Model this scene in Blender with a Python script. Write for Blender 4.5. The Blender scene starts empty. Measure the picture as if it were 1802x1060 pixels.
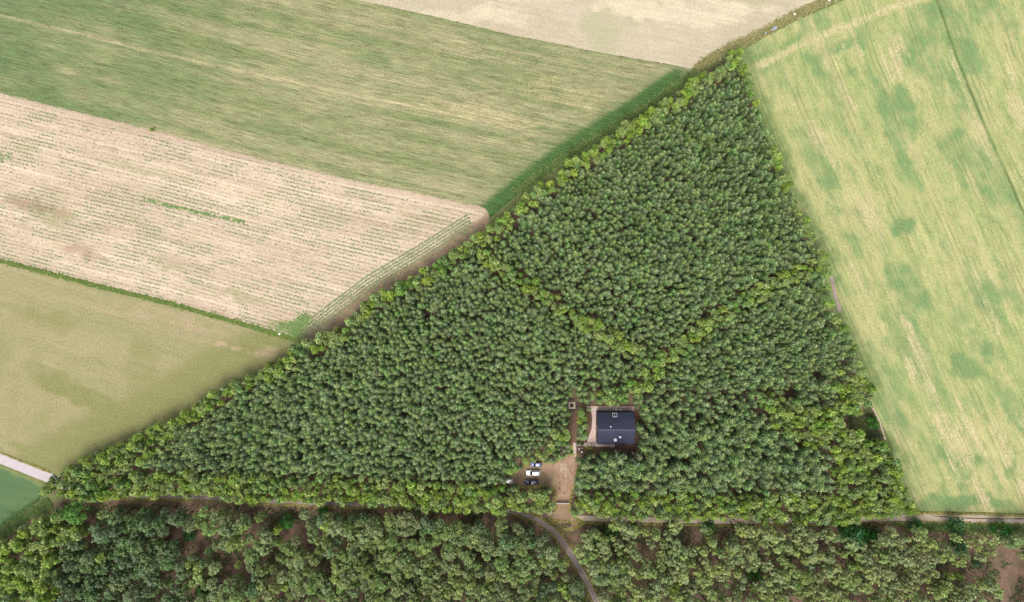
import bpy, bmesh, math, random
import numpy as np
from mathutils import Vector, Matrix, geometry

S = 0.19            # metres of ground per pixel of the 1802 x 1060 photograph
H = 250.0           # flying height
CX, CY = 901.0, 530.0
sc = bpy.context.scene
COL = sc.collection
R = math.radians

# ------------------------------------------------------------------ camera
cam_d = bpy.data.cameras.new("camera")
cam = bpy.data.objects.new("camera", cam_d); COL.objects.link(cam)
cam.location = (0, 0, H)
cam_d.sensor_width = 36.0
cam_d.lens = 36.0 * H / (1802 * S)
cam_d.clip_start = 0.5; cam_d.clip_end = 5000
sc.camera = cam
# ------------------------------------------------------------------ light
SUN_EL, SUN_AZ = 63, 203
w = bpy.data.worlds.new("World"); sc.world = w; w.use_nodes = True
wn = w.node_tree; bg = wn.nodes["Background"]
sky = wn.nodes.new("ShaderNodeTexSky"); sky.sky_type = 'NISHITA'; sky.sun_disc = False
sky.sun_elevation = R(SUN_EL); sky.sun_rotation = R(SUN_AZ)
sky.air_density = 1.0; sky.dust_density = 4.0; sky.ozone_density = 1.0
hs = wn.nodes.new("ShaderNodeHueSaturation"); hs.inputs["Saturation"].default_value = 0.45   # thin white overcast
wn.links.new(sky.outputs[0], hs.inputs["Color"]); wn.links.new(hs.outputs[0], bg.inputs[0])
bg.inputs[1].default_value = 0.145
sd = bpy.data.lights.new("sun", 'SUN'); sd.energy = 1.8; sd.angle = R(22); sd.color = (1.0, 0.955, 0.89)
sun = bpy.data.objects.new("sun", sd); COL.objects.link(sun)
sun.rotation_euler = (R(90 - SUN_EL), 0, R(180 - SUN_AZ)); sun.location = (40, -120, 200)
sc.view_settings.view_transform = 'Standard'; sc.view_settings.look = 'None'
sc.view_settings.exposure = 0.74; sc.view_settings.gamma = 1.0
try: sc.view_settings.use_curve_mapping = False
except Exception: pass

rng = np.random.default_rng(7)
random.seed(7)

# ------------------------------------------------------------------ helpers
def gp(px, py, h=0.0):
    """world x, y of a point at height h that is seen at photo pixel (px, py)"""
    k = (H - h) / H
    return ((px - CX) * S * k, (CY - py) * S * k)
def to_px(x, y, h=0.0):
    k = H / (H - h)
    return (CX + x * k / S, CY - y * k / S)
def vnoise(x, y, scale, seed=0, octaves=3):
    """value noise in 0..1 on arrays"""
    out = np.zeros_like(x, dtype=float); amp = 1.0; tot = 0
    for o in range(octaves):
        X = x / scale * 2 ** o + 1000 + seed * 17.3; Y = y / scale * 2 ** o + 1000 + seed * 9.1
        xi = np.floor(X).astype(np.int64); yi = np.floor(Y).astype(np.int64)
        fx = X - xi; fy = Y - yi; fx = fx * fx * (3 - 2 * fx); fy = fy * fy * (3 - 2 * fy)
        def h(a, b):
            n = (a * 374761393 + b * 668265263 + seed * 1442695 + o * 97) & 0xffffffff
            n = ((n ^ (n >> 13)) * 1274126177) & 0xffffffff
            return ((n ^ (n >> 16)) & 0xffff) / 65535.0
        v = (h(xi, yi) * (1 - fx) + h(xi + 1, yi) * fx) * (1 - fy) + (h(xi, yi + 1) * (1 - fx) + h(xi + 1, yi + 1) * fx) * fy
        out += v * amp; tot += amp; amp *= 0.5
    return out / tot
def inside(px, py, poly):
    px = np.asarray(px, float); py = np.asarray(py, float)
    res = np.zeros(px.shape, bool); n = len(poly)
    for i in range(n):
        x0, y0 = poly[i]; x1, y1 = poly[(i + 1) % n]
        if y0 == y1: continue
        c = ((y0 > py) != (y1 > py)) & (px < (x1 - x0) * (py - y0) / (y1 - y0) + x0)
        res ^= c
    return res
def dist_line(px, py, pts):
    """distance (pixels) to an open polyline"""
    px = np.asarray(px, float); py = np.asarray(py, float)
    d = np.full(px.shape, 1e9)
    for (x0, y0), (x1, y1) in zip(pts[:-1], pts[1:]):
        dx, dy = x1 - x0, y1 - y0; L = dx * dx + dy * dy + 1e-9
        t = np.clip(((px - x0) * dx + (py - y0) * dy) / L, 0, 1)
        d = np.minimum(d, np.hypot(px - x0 - t * dx, py - y0 - t * dy))
    return d
def sstep(a, b, v):
    t = np.clip((v - a) / (b - a), 0, 1); return t * t * (3 - 2 * t)
def lin(r, g, b):
    f = lambda c: (c / 255 / 12.92) if c / 255 <= 0.04045 else ((c / 255 + 0.055) / 1.055) ** 2.4
    return (f(r), f(g), f(b), 1.0)
def tag(o, label=None, cat=None, group=None, kind=None):
    if label: o["label"] = label
    if cat: o["category"] = cat
    if group: o["group"] = group
    if kind: o["kind"] = kind
    return o
def link(name, data, parent=None, loc=None):
    o = bpy.data.objects.new(name, data); COL.objects.link(o)
    if parent: o.parent = parent
    if loc: o.location = loc
    return o
def np_mesh(name, verts, faces_flat, nper, mat=None, attrs=None, smooth=False):
    """verts (n,3), faces_flat (m*nper)"""
    me = bpy.data.meshes.new(name)
    verts = np.ascontiguousarray(verts, dtype=np.float32)
    faces_flat = np.ascontiguousarray(faces_flat, dtype=np.int32).ravel()
    m = len(faces_flat) // nper
    me.vertices.add(len(verts)); me.vertices.foreach_set("co", verts.ravel())
    me.loops.add(len(faces_flat)); me.loops.foreach_set("vertex_index", faces_flat)
    me.polygons.add(m); me.polygons.foreach_set("loop_start", np.arange(m, dtype=np.int32) * nper)
    me.update(calc_edges=True)
    for k, (t, arr) in (attrs or {}).items():
        a = me.attributes.new(k, t, 'POINT')
        a.data.foreach_set("value" if t == 'FLOAT' else ("vector" if t == 'FLOAT_VECTOR' else "color"), np.ascontiguousarray(arr, dtype=np.float32).ravel())
    if mat: me.materials.append(mat)
    if smooth: me.shade_smooth()
    return me

KG = 0.60          # ground reflectances below are listed as display tones; this brings them to real ones
# ------------------------------------------------------------------ node helper
class NT:
    def __init__(self, name):
        self.m = bpy.data.materials.new(name); self.m.use_nodes = True
        self.t = self.m.node_tree; self.b = self.t.nodes["Principled BSDF"]
        self.out = self.t.nodes["Material Output"]
        self.b.inputs["Specular IOR Level"].default_value = 0.15
        self.b.inputs["Roughness"].default_value = 0.9
    def n(self, typ, **kw):
        x = self.t.nodes.new(typ)
        for k, v in kw.items(): setattr(x, k, v)
        return x
    def put(self, sock, v):
        if isinstance(v, bpy.types.NodeSocket): self.t.links.new(v, sock)
        elif v is not None: sock.default_value = v
    def math(self, op, a, b=None, c=None, clamp=False):
        x = self.n("ShaderNodeMath", operation=op, use_clamp=clamp)
        self.put(x.inputs[0], a)
        if b is not None: self.put(x.inputs[1], b)
        if c is not None: self.put(x.inputs[2], c)
        return x.outputs[0]
    def mix(self, f, a, b):
        x = self.n("ShaderNodeMix", data_type='RGBA')
        self.put(x.inputs[0], f); self.put(x.inputs[6], a); self.put(x.inputs[7], b)
        return x.outputs[2]
    def noise(self, vec, scale, detail=3, rough=0.55, dist=0.0):
        x = self.n("ShaderNodeTexNoise")
        if vec is not None: self.put(x.inputs["Vector"], vec)
        x.inputs["Scale"].default_value = scale; x.inputs["Detail"].default_value = detail
        x.inputs["Roughness"].default_value = rough; x.inputs["Distortion"].default_value = dist
        return x.outputs[0]
    def ramp(self, v, lo, hi, a=0.0, b=1.0):
        x = self.n("ShaderNodeMapRange", interpolation_type='SMOOTHSTEP')
        self.put(x.inputs[0], v); x.inputs[1].default_value = lo; x.inputs[2].default_value = hi
        x.inputs[3].default_value = a; x.inputs[4].default_value = b
        return x.outputs[0]
    def pos(self):
        return self.n("ShaderNodeNewGeometry").outputs["Position"]
    def attr(self, name):
        return self.n("ShaderNodeAttribute", attribute_name=name)
    def sep(self, v):
        x = self.n("ShaderNodeSeparateXYZ"); self.put(x.inputs[0], v); return x.outputs
    def comb(self, a, b, c=0.0):
        x = self.n("ShaderNodeCombineXYZ"); self.put(x.inputs[0], a); self.put(x.inputs[1], b); self.put(x.inputs[2], c); return x.outputs[0]
    def gain(self, col, f):
        x = self.n("ShaderNodeVectorMath", operation='SCALE'); self.put(x.inputs[0], col); self.put(x.inputs["Scale"], f); return x.outputs[0]
    def bump(self, h, strength=0.4, dist=0.05):
        x = self.n("ShaderNodeBump"); self.put(x.inputs["Height"], h)
        x.inputs["Strength"].default_value = strength; x.inputs["Distance"].default_value = dist
        self.t.links.new(x.outputs[0], self.b.inputs["Normal"])
    def done(self, col):
        self.put(self.b.inputs["Base Color"], col); return self.m

def plain(name, col, rough=0.6, metal=0.0, spec=0.4, var=0.12, scale=3.0, bump=0.0):
    t = NT(name)
    nz = t.noise(t.n("ShaderNodeTexCoord").outputs["Object"], scale, 4)
    t.b.inputs["Roughness"].default_value = rough; t.b.inputs["Metallic"].default_value = metal
    t.b.inputs["Specular IOR Level"].default_value = spec
    c = t.gain(col[:3] if not isinstance(col, bpy.types.NodeSocket) else col, t.ramp(nz, 0.3, 0.7, 1 - var, 1 + var))
    if bump: t.bump(nz, bump, 0.02)
    return t.done(c)

def field_mat(name, base, alt, green, bare, dark, s1=(0.9, 0.03), s2=(0.22, 0.010), streak=0.5, grain=0.3,
              rows=None, tram=None, big=0.02, patch_soft=0.5, grain_scale=1.5, hatch=0.0, line=None, wobk=1.5, mott=0.25, midl=0.07):
    """crop field: colours of two sorts of plants and of bare soil, mixed along the drilling direction"""
    t = NT(name)
    P = t.pos(); rc = t.attr("rowco").outputs["Vector"]; mk = t.attr("mask").outputs["Color"]
    sx = t.sep(rc); mm = t.sep(mk)
    v1 = t.comb(t.math('MULTIPLY', sx[0], s1[0]), t.math('MULTIPLY', sx[1], s1[1]))
    v2 = t.comb(t.math('MULTIPLY', sx[0], s2[0]), t.math('MULTIPLY', sx[1], s2[1]), 5.0)
    n1 = t.noise(v1, 1.0, 3, 0.6); n2 = t.noise(v2, 1.0, 3, 0.55)
    nb = t.noise(P, big, 4, 0.6); ng = t.noise(P, grain_scale, 4, 0.75); nm = t.noise(P, 0.22, 4, 0.65)
    f = t.math('ADD', t.math('MULTIPLY', n2, 0.6), t.math('MULTIPLY', nb, 0.4))
    c = t.mix(t.ramp(f, 0.40, 0.62), base, alt)
    # irregular edges of the mapped patches
    wob = t.math('MULTIPLY', t.math('SUBTRACT', t.math('ADD', t.math('ADD', t.math('MULTIPLY', nm, 0.4), t.math('MULTIPLY', n1, 0.4)), t.math('MULTIPLY', ng, 0.2)), 0.5), wobk)
    def masked(ch, k=1.0, lo=0.25, hi=0.75):
        return t.math('MULTIPLY', t.ramp(t.math('ADD', mm[ch], t.math('MULTIPLY', wob, t.math('MULTIPLY', t.math('MINIMUM', t.math('MULTIPLY', mm[ch], 3.0), 1.0), k))), lo, hi), 1.0)
    mid = t.noise(t.comb(t.math('MULTIPLY', sx[0], 0.36), t.math('MULTIPLY', sx[1], midl), 7.0), 1.0, 5, 0.7)
    c = t.mix(t.math('MULTIPLY', t.ramp(mid, 0.47, 0.66), mott), c, green)
    c = t.mix(t.math('MULTIPLY', t.ramp(t.math('SUBTRACT', 1.0, mid), 0.5, 0.66), mott * 0.8), c, bare)
    c = t.mix(masked(0, 1.0, 0.2, 0.2 + patch_soft), c, green)
    c = t.mix(masked(1, 0.7), c, bare)
    if rows:
        per, rcol, strength = rows
        ph = t.math('SINE', t.math('MULTIPLY', sx[0], 2 * math.pi / per))
        r = t.math('MULTIPLY', t.ramp(ph, 0.1, 0.9), t.math('MULTIPLY', t.ramp(t.noise(P, 0.5, 3, 0.7), 0.35, 0.62), t.ramp(mid, 0.38, 0.56, 0.35, 1.0)))
        c = t.mix(t.math('MULTIPLY', r, strength), c, rcol)
    if tram:
        per, off, wid, tcol, strength = tram
        wx = t.math('ADD', sx[0], t.math('MULTIPLY', t.math('SUBTRACT', t.noise(t.comb(0.0, t.math('MULTIPLY', sx[1], 0.02)), 1.0, 1), 0.5), 2.0))
        md = t.math('ABSOLUTE', t.math('SUBTRACT', t.math('WRAP', wx, per, 0.0), per / 2))
        ln = t.math('ABSOLUTE', t.math('SUBTRACT', md, off))
        lm = t.math('SUBTRACT', 1.0, t.ramp(ln, wid * 0.4, wid))
        fade = t.ramp(t.noise(t.comb(t.math('MULTIPLY', sx[0], 0.12), t.math('MULTIPLY', sx[1], 0.025), 9.0), 1.0, 3), 0.36, 0.6)
        c = t.mix(t.math('MULTIPLY', t.math('MULTIPLY', lm, fade), strength), c, tcol)
    if line:
        wid, lcol, strength = line
        dl = t.math('ABSOLUTE', t.math('ADD', sx[2], t.math('MULTIPLY', t.math('SUBTRACT', nm, 0.5), wid * 0.9)))
        lf = t.math('MULTIPLY', t.math('SUBTRACT', 1.0, t.ramp(dl, wid * 0.25, wid)), t.ramp(t.noise(t.comb(0.0, t.math('MULTIPLY', sx[1], 0.05), 3.0), 1.0, 3), 0.3, 0.6, 0.35, 1.0))
        c = t.mix(t.math('MULTIPLY', lf, strength), c, lcol)
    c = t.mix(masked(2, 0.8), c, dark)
    br = t.math('ADD', 1.0, t.math('ADD', t.math('MULTIPLY', t.math('SUBTRACT', n1, 0.5), streak),
                                   t.math('MULTIPLY', t.math('SUBTRACT', ng, 0.5), grain)))
    if hatch:
        vh = t.comb(t.math('MULTIPLY', sx[0], 2.0), t.math('MULTIPLY', sx[1], 0.16), 2.0)
        br = t.math('ADD', br, t.math('MULTIPLY', t.math('SUBTRACT', t.noise(vh, 1.0, 2, 0.7), 0.5), hatch))
    br = t.math('ADD', br, t.math('MULTIPLY', t.math('SUBTRACT', nm, 0.5), 0.25))
    c = t.gain(c, t.math('MULTIPLY', br, KG))
    t.bump(t.math('ADD', ng, n1), 0.5, 0.12)
    return t.done(c)

# ------------------------------------------------------------------ ground sheets
def jitter_poly(poly, amp=1.2, step=5.0, seed=0):
    out = []
    n = len(poly)
    for i in range(n):
        a = np.array(poly[i], float); b = np.array(poly[(i + 1) % n], float)
        L = np.hypot(*(b - a)); k = max(1, int(L / step)); nrm = np.array([-(b - a)[1], (b - a)[0]]) / max(L, 1e-6)
        for j in range(k):
            p = a + (b - a) * j / k
            if j:
                o = (vnoise(np.array([p[0]]), np.array([p[1]]), 14.0, seed)[0] - 0.5) * 2 * amp + rng.normal() * amp * 0.34
                p = p + nrm * o
            out.append(tuple(p))
    return out
def sheet(name, poly, z, mat, spacing=8.0, rowfn=None, maskfn=None, amp=1.2, seed=0, step=3.0):
    """a ground surface with the outline poly (photo pixels), triangulated finely enough to carry its field maps"""
    pj = jitter_poly(poly, amp, step, seed)
    xs = [p[0] for p in pj]; ys = [p[1] for p in pj]
    pts = list(pj); ed = [(i, (i + 1) % len(pj)) for i in range(len(pj))]
    if spacing:
        gx, gy = np.meshgrid(np.arange(min(xs), max(xs), spacing), np.arange(min(ys), max(ys), spacing))
        gx = gx.ravel() + rng.uniform(-1, 1, gx.size) * spacing * .2; gy = gy.ravel() + rng.uniform(-1, 1, gy.size) * spacing * .2
        ok = inside(gx, gy, pj)
        d = dist_line(gx, gy, pj + [pj[0]])
        ok &= d > spacing * 0.45
        pts += list(zip(gx[ok].tolist(), gy[ok].tolist()))
    vs, es, fs, *_ = geometry.delaunay_2d_cdt([Vector(p) for p in pts], ed, [], 1, 1e-4)
    v = np.array([tuple(p) for p in vs])
    f = np.array([list(t) for t in fs if len(t) == 3], dtype=np.int32)
    # faces up: pixel y points down, so flip
    wx = (v[:, 0] - CX) * S; wy = (CY - v[:, 1]) * S
    co = np.stack([wx, wy, np.full(len(v), z)], 1)
    a = co[f[:, 1]] - co[f[:, 0]]; b = co[f[:, 2]] - co[f[:, 0]]
    neg = (a[:, 0] * b[:, 1] - a[:, 1] * b[:, 0]) < 0
    f[neg] = f[neg][:, ::-1]
    at = {}
    if rowfn is not None:
        rr = rowfn(v[:, 0], v[:, 1]); at["rowco"] = ('FLOAT_VECTOR', np.stack([rr[0], rr[1], rr[2] if len(rr) > 2 else np.full(len(v), 99.0)], 1))
    if maskfn is not None:
        m = np.clip(maskfn(v[:, 0], v[:, 1]), 0, 1); at["mask"] = ('FLOAT_COLOR', np.concatenate([m, np.ones((len(v), 1))], 1))
    o = link(name, np_mesh(name, co, f, 3, mat, at)); tag(o, kind='structure')
    return o
def blob(x, y, cx, cy, rx, ry, ang=0.0, s=1.0):
    a = R(ang); wv = min(rx, ry) * 1.3
    dx = x - cx + (vnoise(x, y, 22, 201) - .5) * wv; dy = y - cy + (vnoise(x, y, 18, 202) - .5) * wv
    u = dx * math.cos(a) + dy * math.sin(a); v = -dx * math.sin(a) + dy * math.cos(a)
    return s * (1 - sstep(0.3, 1.0, np.hypot(u / rx, v / ry)))

# outlines measured on the photograph (pixels)
B12 = [(-300, -205), (300, -75), (620, -1), (760, 28), (900, 62), (1050, 92), (1180, 114), (1216, 122)]      # cream field / big green field
B13 = [(-300, 92), (0, 164), (113, 192), (268, 229), (404, 266), (600, 313), (760, 346), (853, 366)]        # big green field / ploughed field
B34 = [(-300, 378), (0, 458), (158, 499), (302, 534), (438, 573), (517, 596)]                               # ploughed field / olive field
CAN_NW = [(66, 862), (92, 836), (157, 800), (240, 762), (321, 721), (392, 677), (468, 641), (513, 611), (547, 592), (590, 574), (652, 522),
          (688, 500), (735, 478), (788, 443), (814, 419), (851, 403), (886, 373), (913, 350), (1004, 279), (1091, 226), (1170, 172), (1218, 137), (1266, 107), (1292, 82)]
CAN_E = [(1308, 86), (1321, 132), (1334, 170), (1351, 215), (1366, 245), (1377, 272), (1392, 325), (1423, 385), (1445, 434), (1463, 452),
         (1465, 483), (1462, 516), (1469, 549), (1487, 567), (1506, 600), (1520, 637), (1542, 679), (1541, 702), (1518, 720), (1510, 745), (1520, 766), (1558, 779), (1584, 800), (1590, 850), (1610, 884), (1626, 906)]
CAN_S = [(1500, 923), (1392, 920), (1287, 917), (1187, 917), (1106, 914), (1009, 909), (976, 905), (897, 905), (805, 904), (738, 896),
         (659, 891), (561, 884), (500, 883), (441, 886), (362, 874), (272, 876), (151, 879), (82, 874)]
CAN_S = [(x, y + 3) for x, y in CAN_S]
CANOPY = CAN_NW + CAN_E + CAN_S
WOODLINE = [(60, 880)] + [(x - 3, y - 3) for x, y in CAN_NW[1:]]
EASTLINE = [(x + 4, y) for x, y in CAN_E]

def interp(pts, x): return np.interp(x, [p[0] for p in pts], [p[1] for p in pts])
def row_13(x, y):
    f1 = interp(B13, np.minimum(x, 853)) + np.maximum(x - 853, 0) * 0.2
    f3 = interp(B34, np.minimum(x, 517)) + np.maximum(x - 517, 0) * 0.266
    t = (y - f1) / np.maximum(f3 - f1, 60)
    u = np.where(y > f1, t * 298 * S * 0.97, (y - f1) * S * 0.97)
    return u, x * S
TRACK1 = [(-300, -45), (0, 28), (151, 62), (264, 91), (415, 123), (600, 162), (758, 194), (968, 240), (1200, 290)]
def row_1(x, y):
    u, l = row_13(x, y); return u, l, (y - interp(TRACK1, x)) * S + 6 * sstep(900, 990, x)
def row_2(x, y):
    f = interp(B12, np.minimum(x, 1216)) + np.maximum(x - 1216, 0) * 0.2
    return (y - f) * S, x * S
def row_4(x, y):
    return (y - x * 0.29) * S, x * S
GY = [(-300, -80), (0, 0), (100, 34), (215, 81), (315, 126), (400, 163), (600, 250), (900, 385), (1200, 520)]
def gy(y): return np.interp(y, [p[0] for p in GY], [p[1] for p in GY])
def row_6(x, y): return (x - gy(y)) * S * 0.92, y * S, (x - gy(y) - 1649) * S * 0.92
DRAIN = [(1649 + g, y) for y, g in [(-300, -80), (0, 0), (100, 34), (215, 81), (315, 126), (400, 163), (600, 250), (700, 296), (900, 385)]]

def mask_1(x, y):
    m = np.zeros((len(x), 3))
    big = vnoise(x, y * 2, 160, 3)
    # lush green in the west and along the wood edge, dry in the middle and east
    m[:, 0] = np.clip(0.78 * sstep(720, 60, x) * sstep(0.22, 0.62, big) + 0.25 * sstep(0.55, 0.8, vnoise(x, y, 70, 5)), 0, 1)
    for b in [(240, 30, 90, 45, 12, .7), (70, 90, 110, 50, 14, .55), (290, 80, 70, 30, 14, .7), (230, 180, 200, 42, 14, .6), (470, 235, 170, 42, 14, .5), (650, 110, 60, 30, 20, .6), (600, 200, 70, 22, 12, .5),
              (1010, 218, 26, 14, 0, .6), (400, 20, 120, 28, 12, .35), (850, 60, 200, 22, 12, .4), (640, 330, 90, 18, 12, .45), (770, 300, 90, 22, 10, .4)]:
        m[:, 0] = np.maximum(m[:, 0], blob(x, y, *b[:5], s=b[5]))
    d = dist_line(x, y, TRACK1[:-1])
    m[:, 1] = (1 - sstep(2, 16, d)) * 0.33
    for b in [(850, 200, 190, 26, 12, .5), (720, 185, 120, 14, 12, .4), (1000, 170, 180, 46, 12, .4), (930, 250, 120, 18, 12, .42), (560, 45, 90, 26, 12, .3), (930, 110, 100, 20, 10, .3), (540, 150, 150, 14, 12, .35)]:
        m[:, 1] = np.maximum(m[:, 1], blob(x, y, *b[:5], s=b[5]))
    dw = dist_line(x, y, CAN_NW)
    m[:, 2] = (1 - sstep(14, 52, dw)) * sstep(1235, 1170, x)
    m[:, 0] = np.maximum(m[:, 0], (1 - sstep(30, 90, dw)) * 0.5)
    return m
def mask_2(x, y):
    m = np.zeros((len(x), 3))
    m[:, 0] = 0.55 * sstep(0.5, 0.75, vnoise(x, y, 90, 11))
    m[:, 1] = 0.7 * sstep(0.45, 0.7, vnoise(x, y * 3, 120, 12)) * sstep(60, 0, y - 20)
    m[:, 1] = np.maximum(m[:, 1], blob(x, y, 1160, 18, 190, 36, 8, .85))
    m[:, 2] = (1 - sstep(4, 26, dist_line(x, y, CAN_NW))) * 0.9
    return m
HEAD = [(520, 585), (545, 560), (640, 488), (740, 428), (822, 376)]
def mask_3(x, y):
    m = np.zeros((len(x), 3))
    m[:, 0] = 0.3 * sstep(0.48, 0.75, vnoise(x, y * 2.6, 60, 21))
    for b in [(90, 380, 90, 30, 14, .5), (60, 470, 110, 24, 14, .4), (300, 470, 60, 20, 14, .5), (420, 520, 90, 16, 14, .5), (250, 300, 140, 14, 14, .45), (500, 572, 50, 12, 10, .9), (530, 560, 24, 8, -40, .8)]:
        m[:, 0] = np.maximum(m[:, 0], blob(x, y, *b[:5], s=b[5]))
    m[:, 1] = 0.35 * sstep(0.5, 0.72, vnoise(x, y * 2.2, 110, 22))
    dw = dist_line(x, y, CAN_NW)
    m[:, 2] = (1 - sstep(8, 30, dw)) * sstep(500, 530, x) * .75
    f = interp(B13, np.minimum(x, 853))
    m[:, 2] = np.maximum(m[:, 2], 0.42 * (1 - sstep(4, 22, y - f)))
    m[:, 2] = np.maximum(m[:, 2], blob(x, y, 60, 362, 110, 26, 14, .55)); m[:, 2] = np.maximum(m[:, 2], blob(x, y, 150, 445, 90, 22, 16, .5))
    return m
def mask_4(x, y):
    m = np.zeros((len(x), 3))
    m[:, 0] = 0.45 * sstep(0.45, 0.7, vnoise(x, y, 90, 31))
    for b in [(80, 560, 100, 30, 15, .5), (150, 700, 170, 28, 22, .8), (90, 660, 110, 20, 20, .5), (40, 790, 60, 16, 20, .6)]:
        m[:, 0] = np.maximum(m[:, 0], blob(x, y, *b[:5], s=b[5]))
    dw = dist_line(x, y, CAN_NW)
    m[:, 0] = np.maximum(m[:, 0], (1 - sstep(40, 110, dw)) * 0.7)
    m[:, 1] = blob(x, y, 400, 610, 60, 5, 16, .9)
    m[:, 1] = np.maximum(m[:, 1], blob(x, y, 290, 560, 190, 32, 15, .5))
    m[:, 1] = np.maximum(m[:, 1], blob(x, y, 470, 620, 50, 26, 10, .6))
    m[:, 1] = np.maximum(m[:, 1], blob(x, y, 120, 618, 140, 4, 16, .4))
    for rr in (8, 14): m[:, 1] = np.maximum(m[:, 1], (1 - sstep(0.5, 2.6, np.abs(np.hypot(x - 343, y - 642) - rr))) * 0.35 * (x > 340))
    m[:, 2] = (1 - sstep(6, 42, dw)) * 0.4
    m[:, 2] = np.maximum(m[:, 2], 0.4 * (1 - sstep(3, 14, dist_line(x, y, [(-300, 660), (0, 793), (90, 830)]))))
    return m
def mask_6(x, y):
    m = np.zeros((len(x), 3))
    u, l, _ = row_6(x, y)
    m[:, 0] = 0.62 * sstep(0.50, 0.70, vnoise(u * 3.2, l * 1.1, 22, 41, 4)) + .25 * sstep(.45, .7, vnoise(x, y, 30, 44))
    for b in [(1588, 400, 30, 26, -20, 1), (1590, 390, 50, 40, 0, .5), (1500, 130, 22, 12, 0, .8), (1500, 245, 40, 16, 60, .6), (1690, 640, 36, 46, -40, .95), (1735, 620, 34, 26, 60, .9), (1690, 560, 40, 30, 50, .6), (1700, 655, 40, 22, 0, .9),
              (1610, 330, 40, 20, 40, .5), (1560, 440, 30, 16, 40, .5), (1560, 130, 30, 16, 10, .5), (1470, 85, 70, 18, -22, .75), (1400, 70, 60, 22, -25, .75), (1340, 105, 40, 26, -30, .9), (1700, 810, 60, 20, 0, .8), (1780, 820, 30, 30, 0, .8),
              (1700, 884, 130, 22, 0, 1), (1650, 884, 50, 26, 0, .8), (1640, 690, 16, 50, -20, .6), (1510, 620, 14, 50, -20, .8), (1560, 560, 18, 40, -24, .6), (1720, 600, 20, 60, -24, .6), (1480, 500, 12, 60, -18, .5), (1620, 200, 30, 60, -24, .4),
              (1660, 270, 16, 70, -24, .55), (1650, 100, 10, 80, -20, .6), (1580, 760, 20, 60, -20, .5)]:
        m[:, 0] = np.maximum(m[:, 0], blob(x, y, *b[:5], s=b[5]))
    m[:, 0] = np.maximum(m[:, 0], 0.6 * (1 - sstep(3, 26, dist_line(x + 10, y, DRAIN))))
    # dry headland strip across the top, and pale streaks
    d = dist_line(x, y, [(1330, 118), (1420, 75), (1500, 42), (1590, 6), (1680, -20)])
    m[:, 1] = (1 - sstep(1, 14, d)) * 0.62
    m[:, 1] = np.maximum(m[:, 1], 0.55 * sstep(0.56, 0.74, vnoise(u * 4.5, l * .8, 20, 42, 3)))
    m[:, 1] = np.maximum(m[:, 1], blob(x, y, 1700, 845, 120, 5, 1, .6)); m[:, 1] = np.maximum(m[:, 1], blob(x, y, 1798, 860, 12, 24, -20, 1.0))
    m[:, 0] *= 1 - 0.9 * (1 - sstep(3, 11, d))
    # dark narrow drain, coarse grass with tree shade painted in beside the wood
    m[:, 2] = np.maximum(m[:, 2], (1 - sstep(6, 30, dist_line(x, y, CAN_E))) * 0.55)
    m[:, 2] = np.maximum(m[:, 2], 0.35 * (1 - sstep(0.5, 3, np.abs(y - 855 - (x - 1700) * 0.03))))
    return m

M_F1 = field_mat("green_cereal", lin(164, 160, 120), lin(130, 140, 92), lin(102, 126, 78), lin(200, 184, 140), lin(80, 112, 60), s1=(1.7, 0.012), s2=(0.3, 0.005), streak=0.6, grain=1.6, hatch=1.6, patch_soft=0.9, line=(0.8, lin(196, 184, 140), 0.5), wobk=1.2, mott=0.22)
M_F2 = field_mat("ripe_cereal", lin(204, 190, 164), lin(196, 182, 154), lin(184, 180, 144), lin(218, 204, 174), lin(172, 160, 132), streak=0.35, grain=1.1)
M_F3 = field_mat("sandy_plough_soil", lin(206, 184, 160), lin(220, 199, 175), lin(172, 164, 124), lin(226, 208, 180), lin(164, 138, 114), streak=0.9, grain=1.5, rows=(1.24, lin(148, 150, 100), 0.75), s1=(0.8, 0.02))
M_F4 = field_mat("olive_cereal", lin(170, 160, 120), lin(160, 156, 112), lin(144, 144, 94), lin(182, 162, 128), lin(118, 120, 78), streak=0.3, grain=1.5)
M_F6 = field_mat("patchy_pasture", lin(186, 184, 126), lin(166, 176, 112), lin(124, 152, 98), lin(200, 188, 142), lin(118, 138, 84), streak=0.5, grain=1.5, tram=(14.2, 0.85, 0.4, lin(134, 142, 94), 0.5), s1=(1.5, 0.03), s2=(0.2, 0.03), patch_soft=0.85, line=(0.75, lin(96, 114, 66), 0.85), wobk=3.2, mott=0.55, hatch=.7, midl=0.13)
M_F5 = field_mat("lush_meadow", lin(92, 120, 80), lin(102, 128, 86), lin(78, 108, 74), lin(134, 146, 92), lin(72, 100, 58), streak=0.15, grain=0.8)

def soil_mat(name, c1, c2, c3, scale=0.35):
    t = NT(name); P = t.pos()
    n1 = t.noise(P, scale, 5, 0.65); n2 = t.noise(P, 2.6, 4, 0.7); n3 = t.noise(P, 0.07, 3)
    c = t.mix(t.ramp(n1, 0.38, 0.62), c1, c2); c = t.mix(t.ramp(t.math('ADD', t.math('MULTIPLY', n2, .5), t.math('MULTIPLY', n3, .5)), 0.46, 0.62), c, c3)
    c = t.gain(c, t.math('ADD', 0.7 * KG, t.math('MULTIPLY', n2, 0.6 * KG))); t.bump(n2, 0.6, 0.1)
    return t.done(c)
M_FLOOR = soil_mat("forest_litter", lin(124, 100, 86), lin(146, 118, 100), lin(98, 96, 66))
M_BASE = soil_mat("rough_grassland", lin(120, 130, 80), lin(140, 140, 92), lin(100, 120, 66))
M_YARD = soil_mat("trampled_earth", lin(172, 140, 116), lin(190, 160, 134), lin(150, 130, 98), 0.5)
M_BED = soil_mat("bark_mulch", lin(122, 92, 78), lin(138, 108, 92), lin(104, 98, 64), 0.8)
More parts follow.
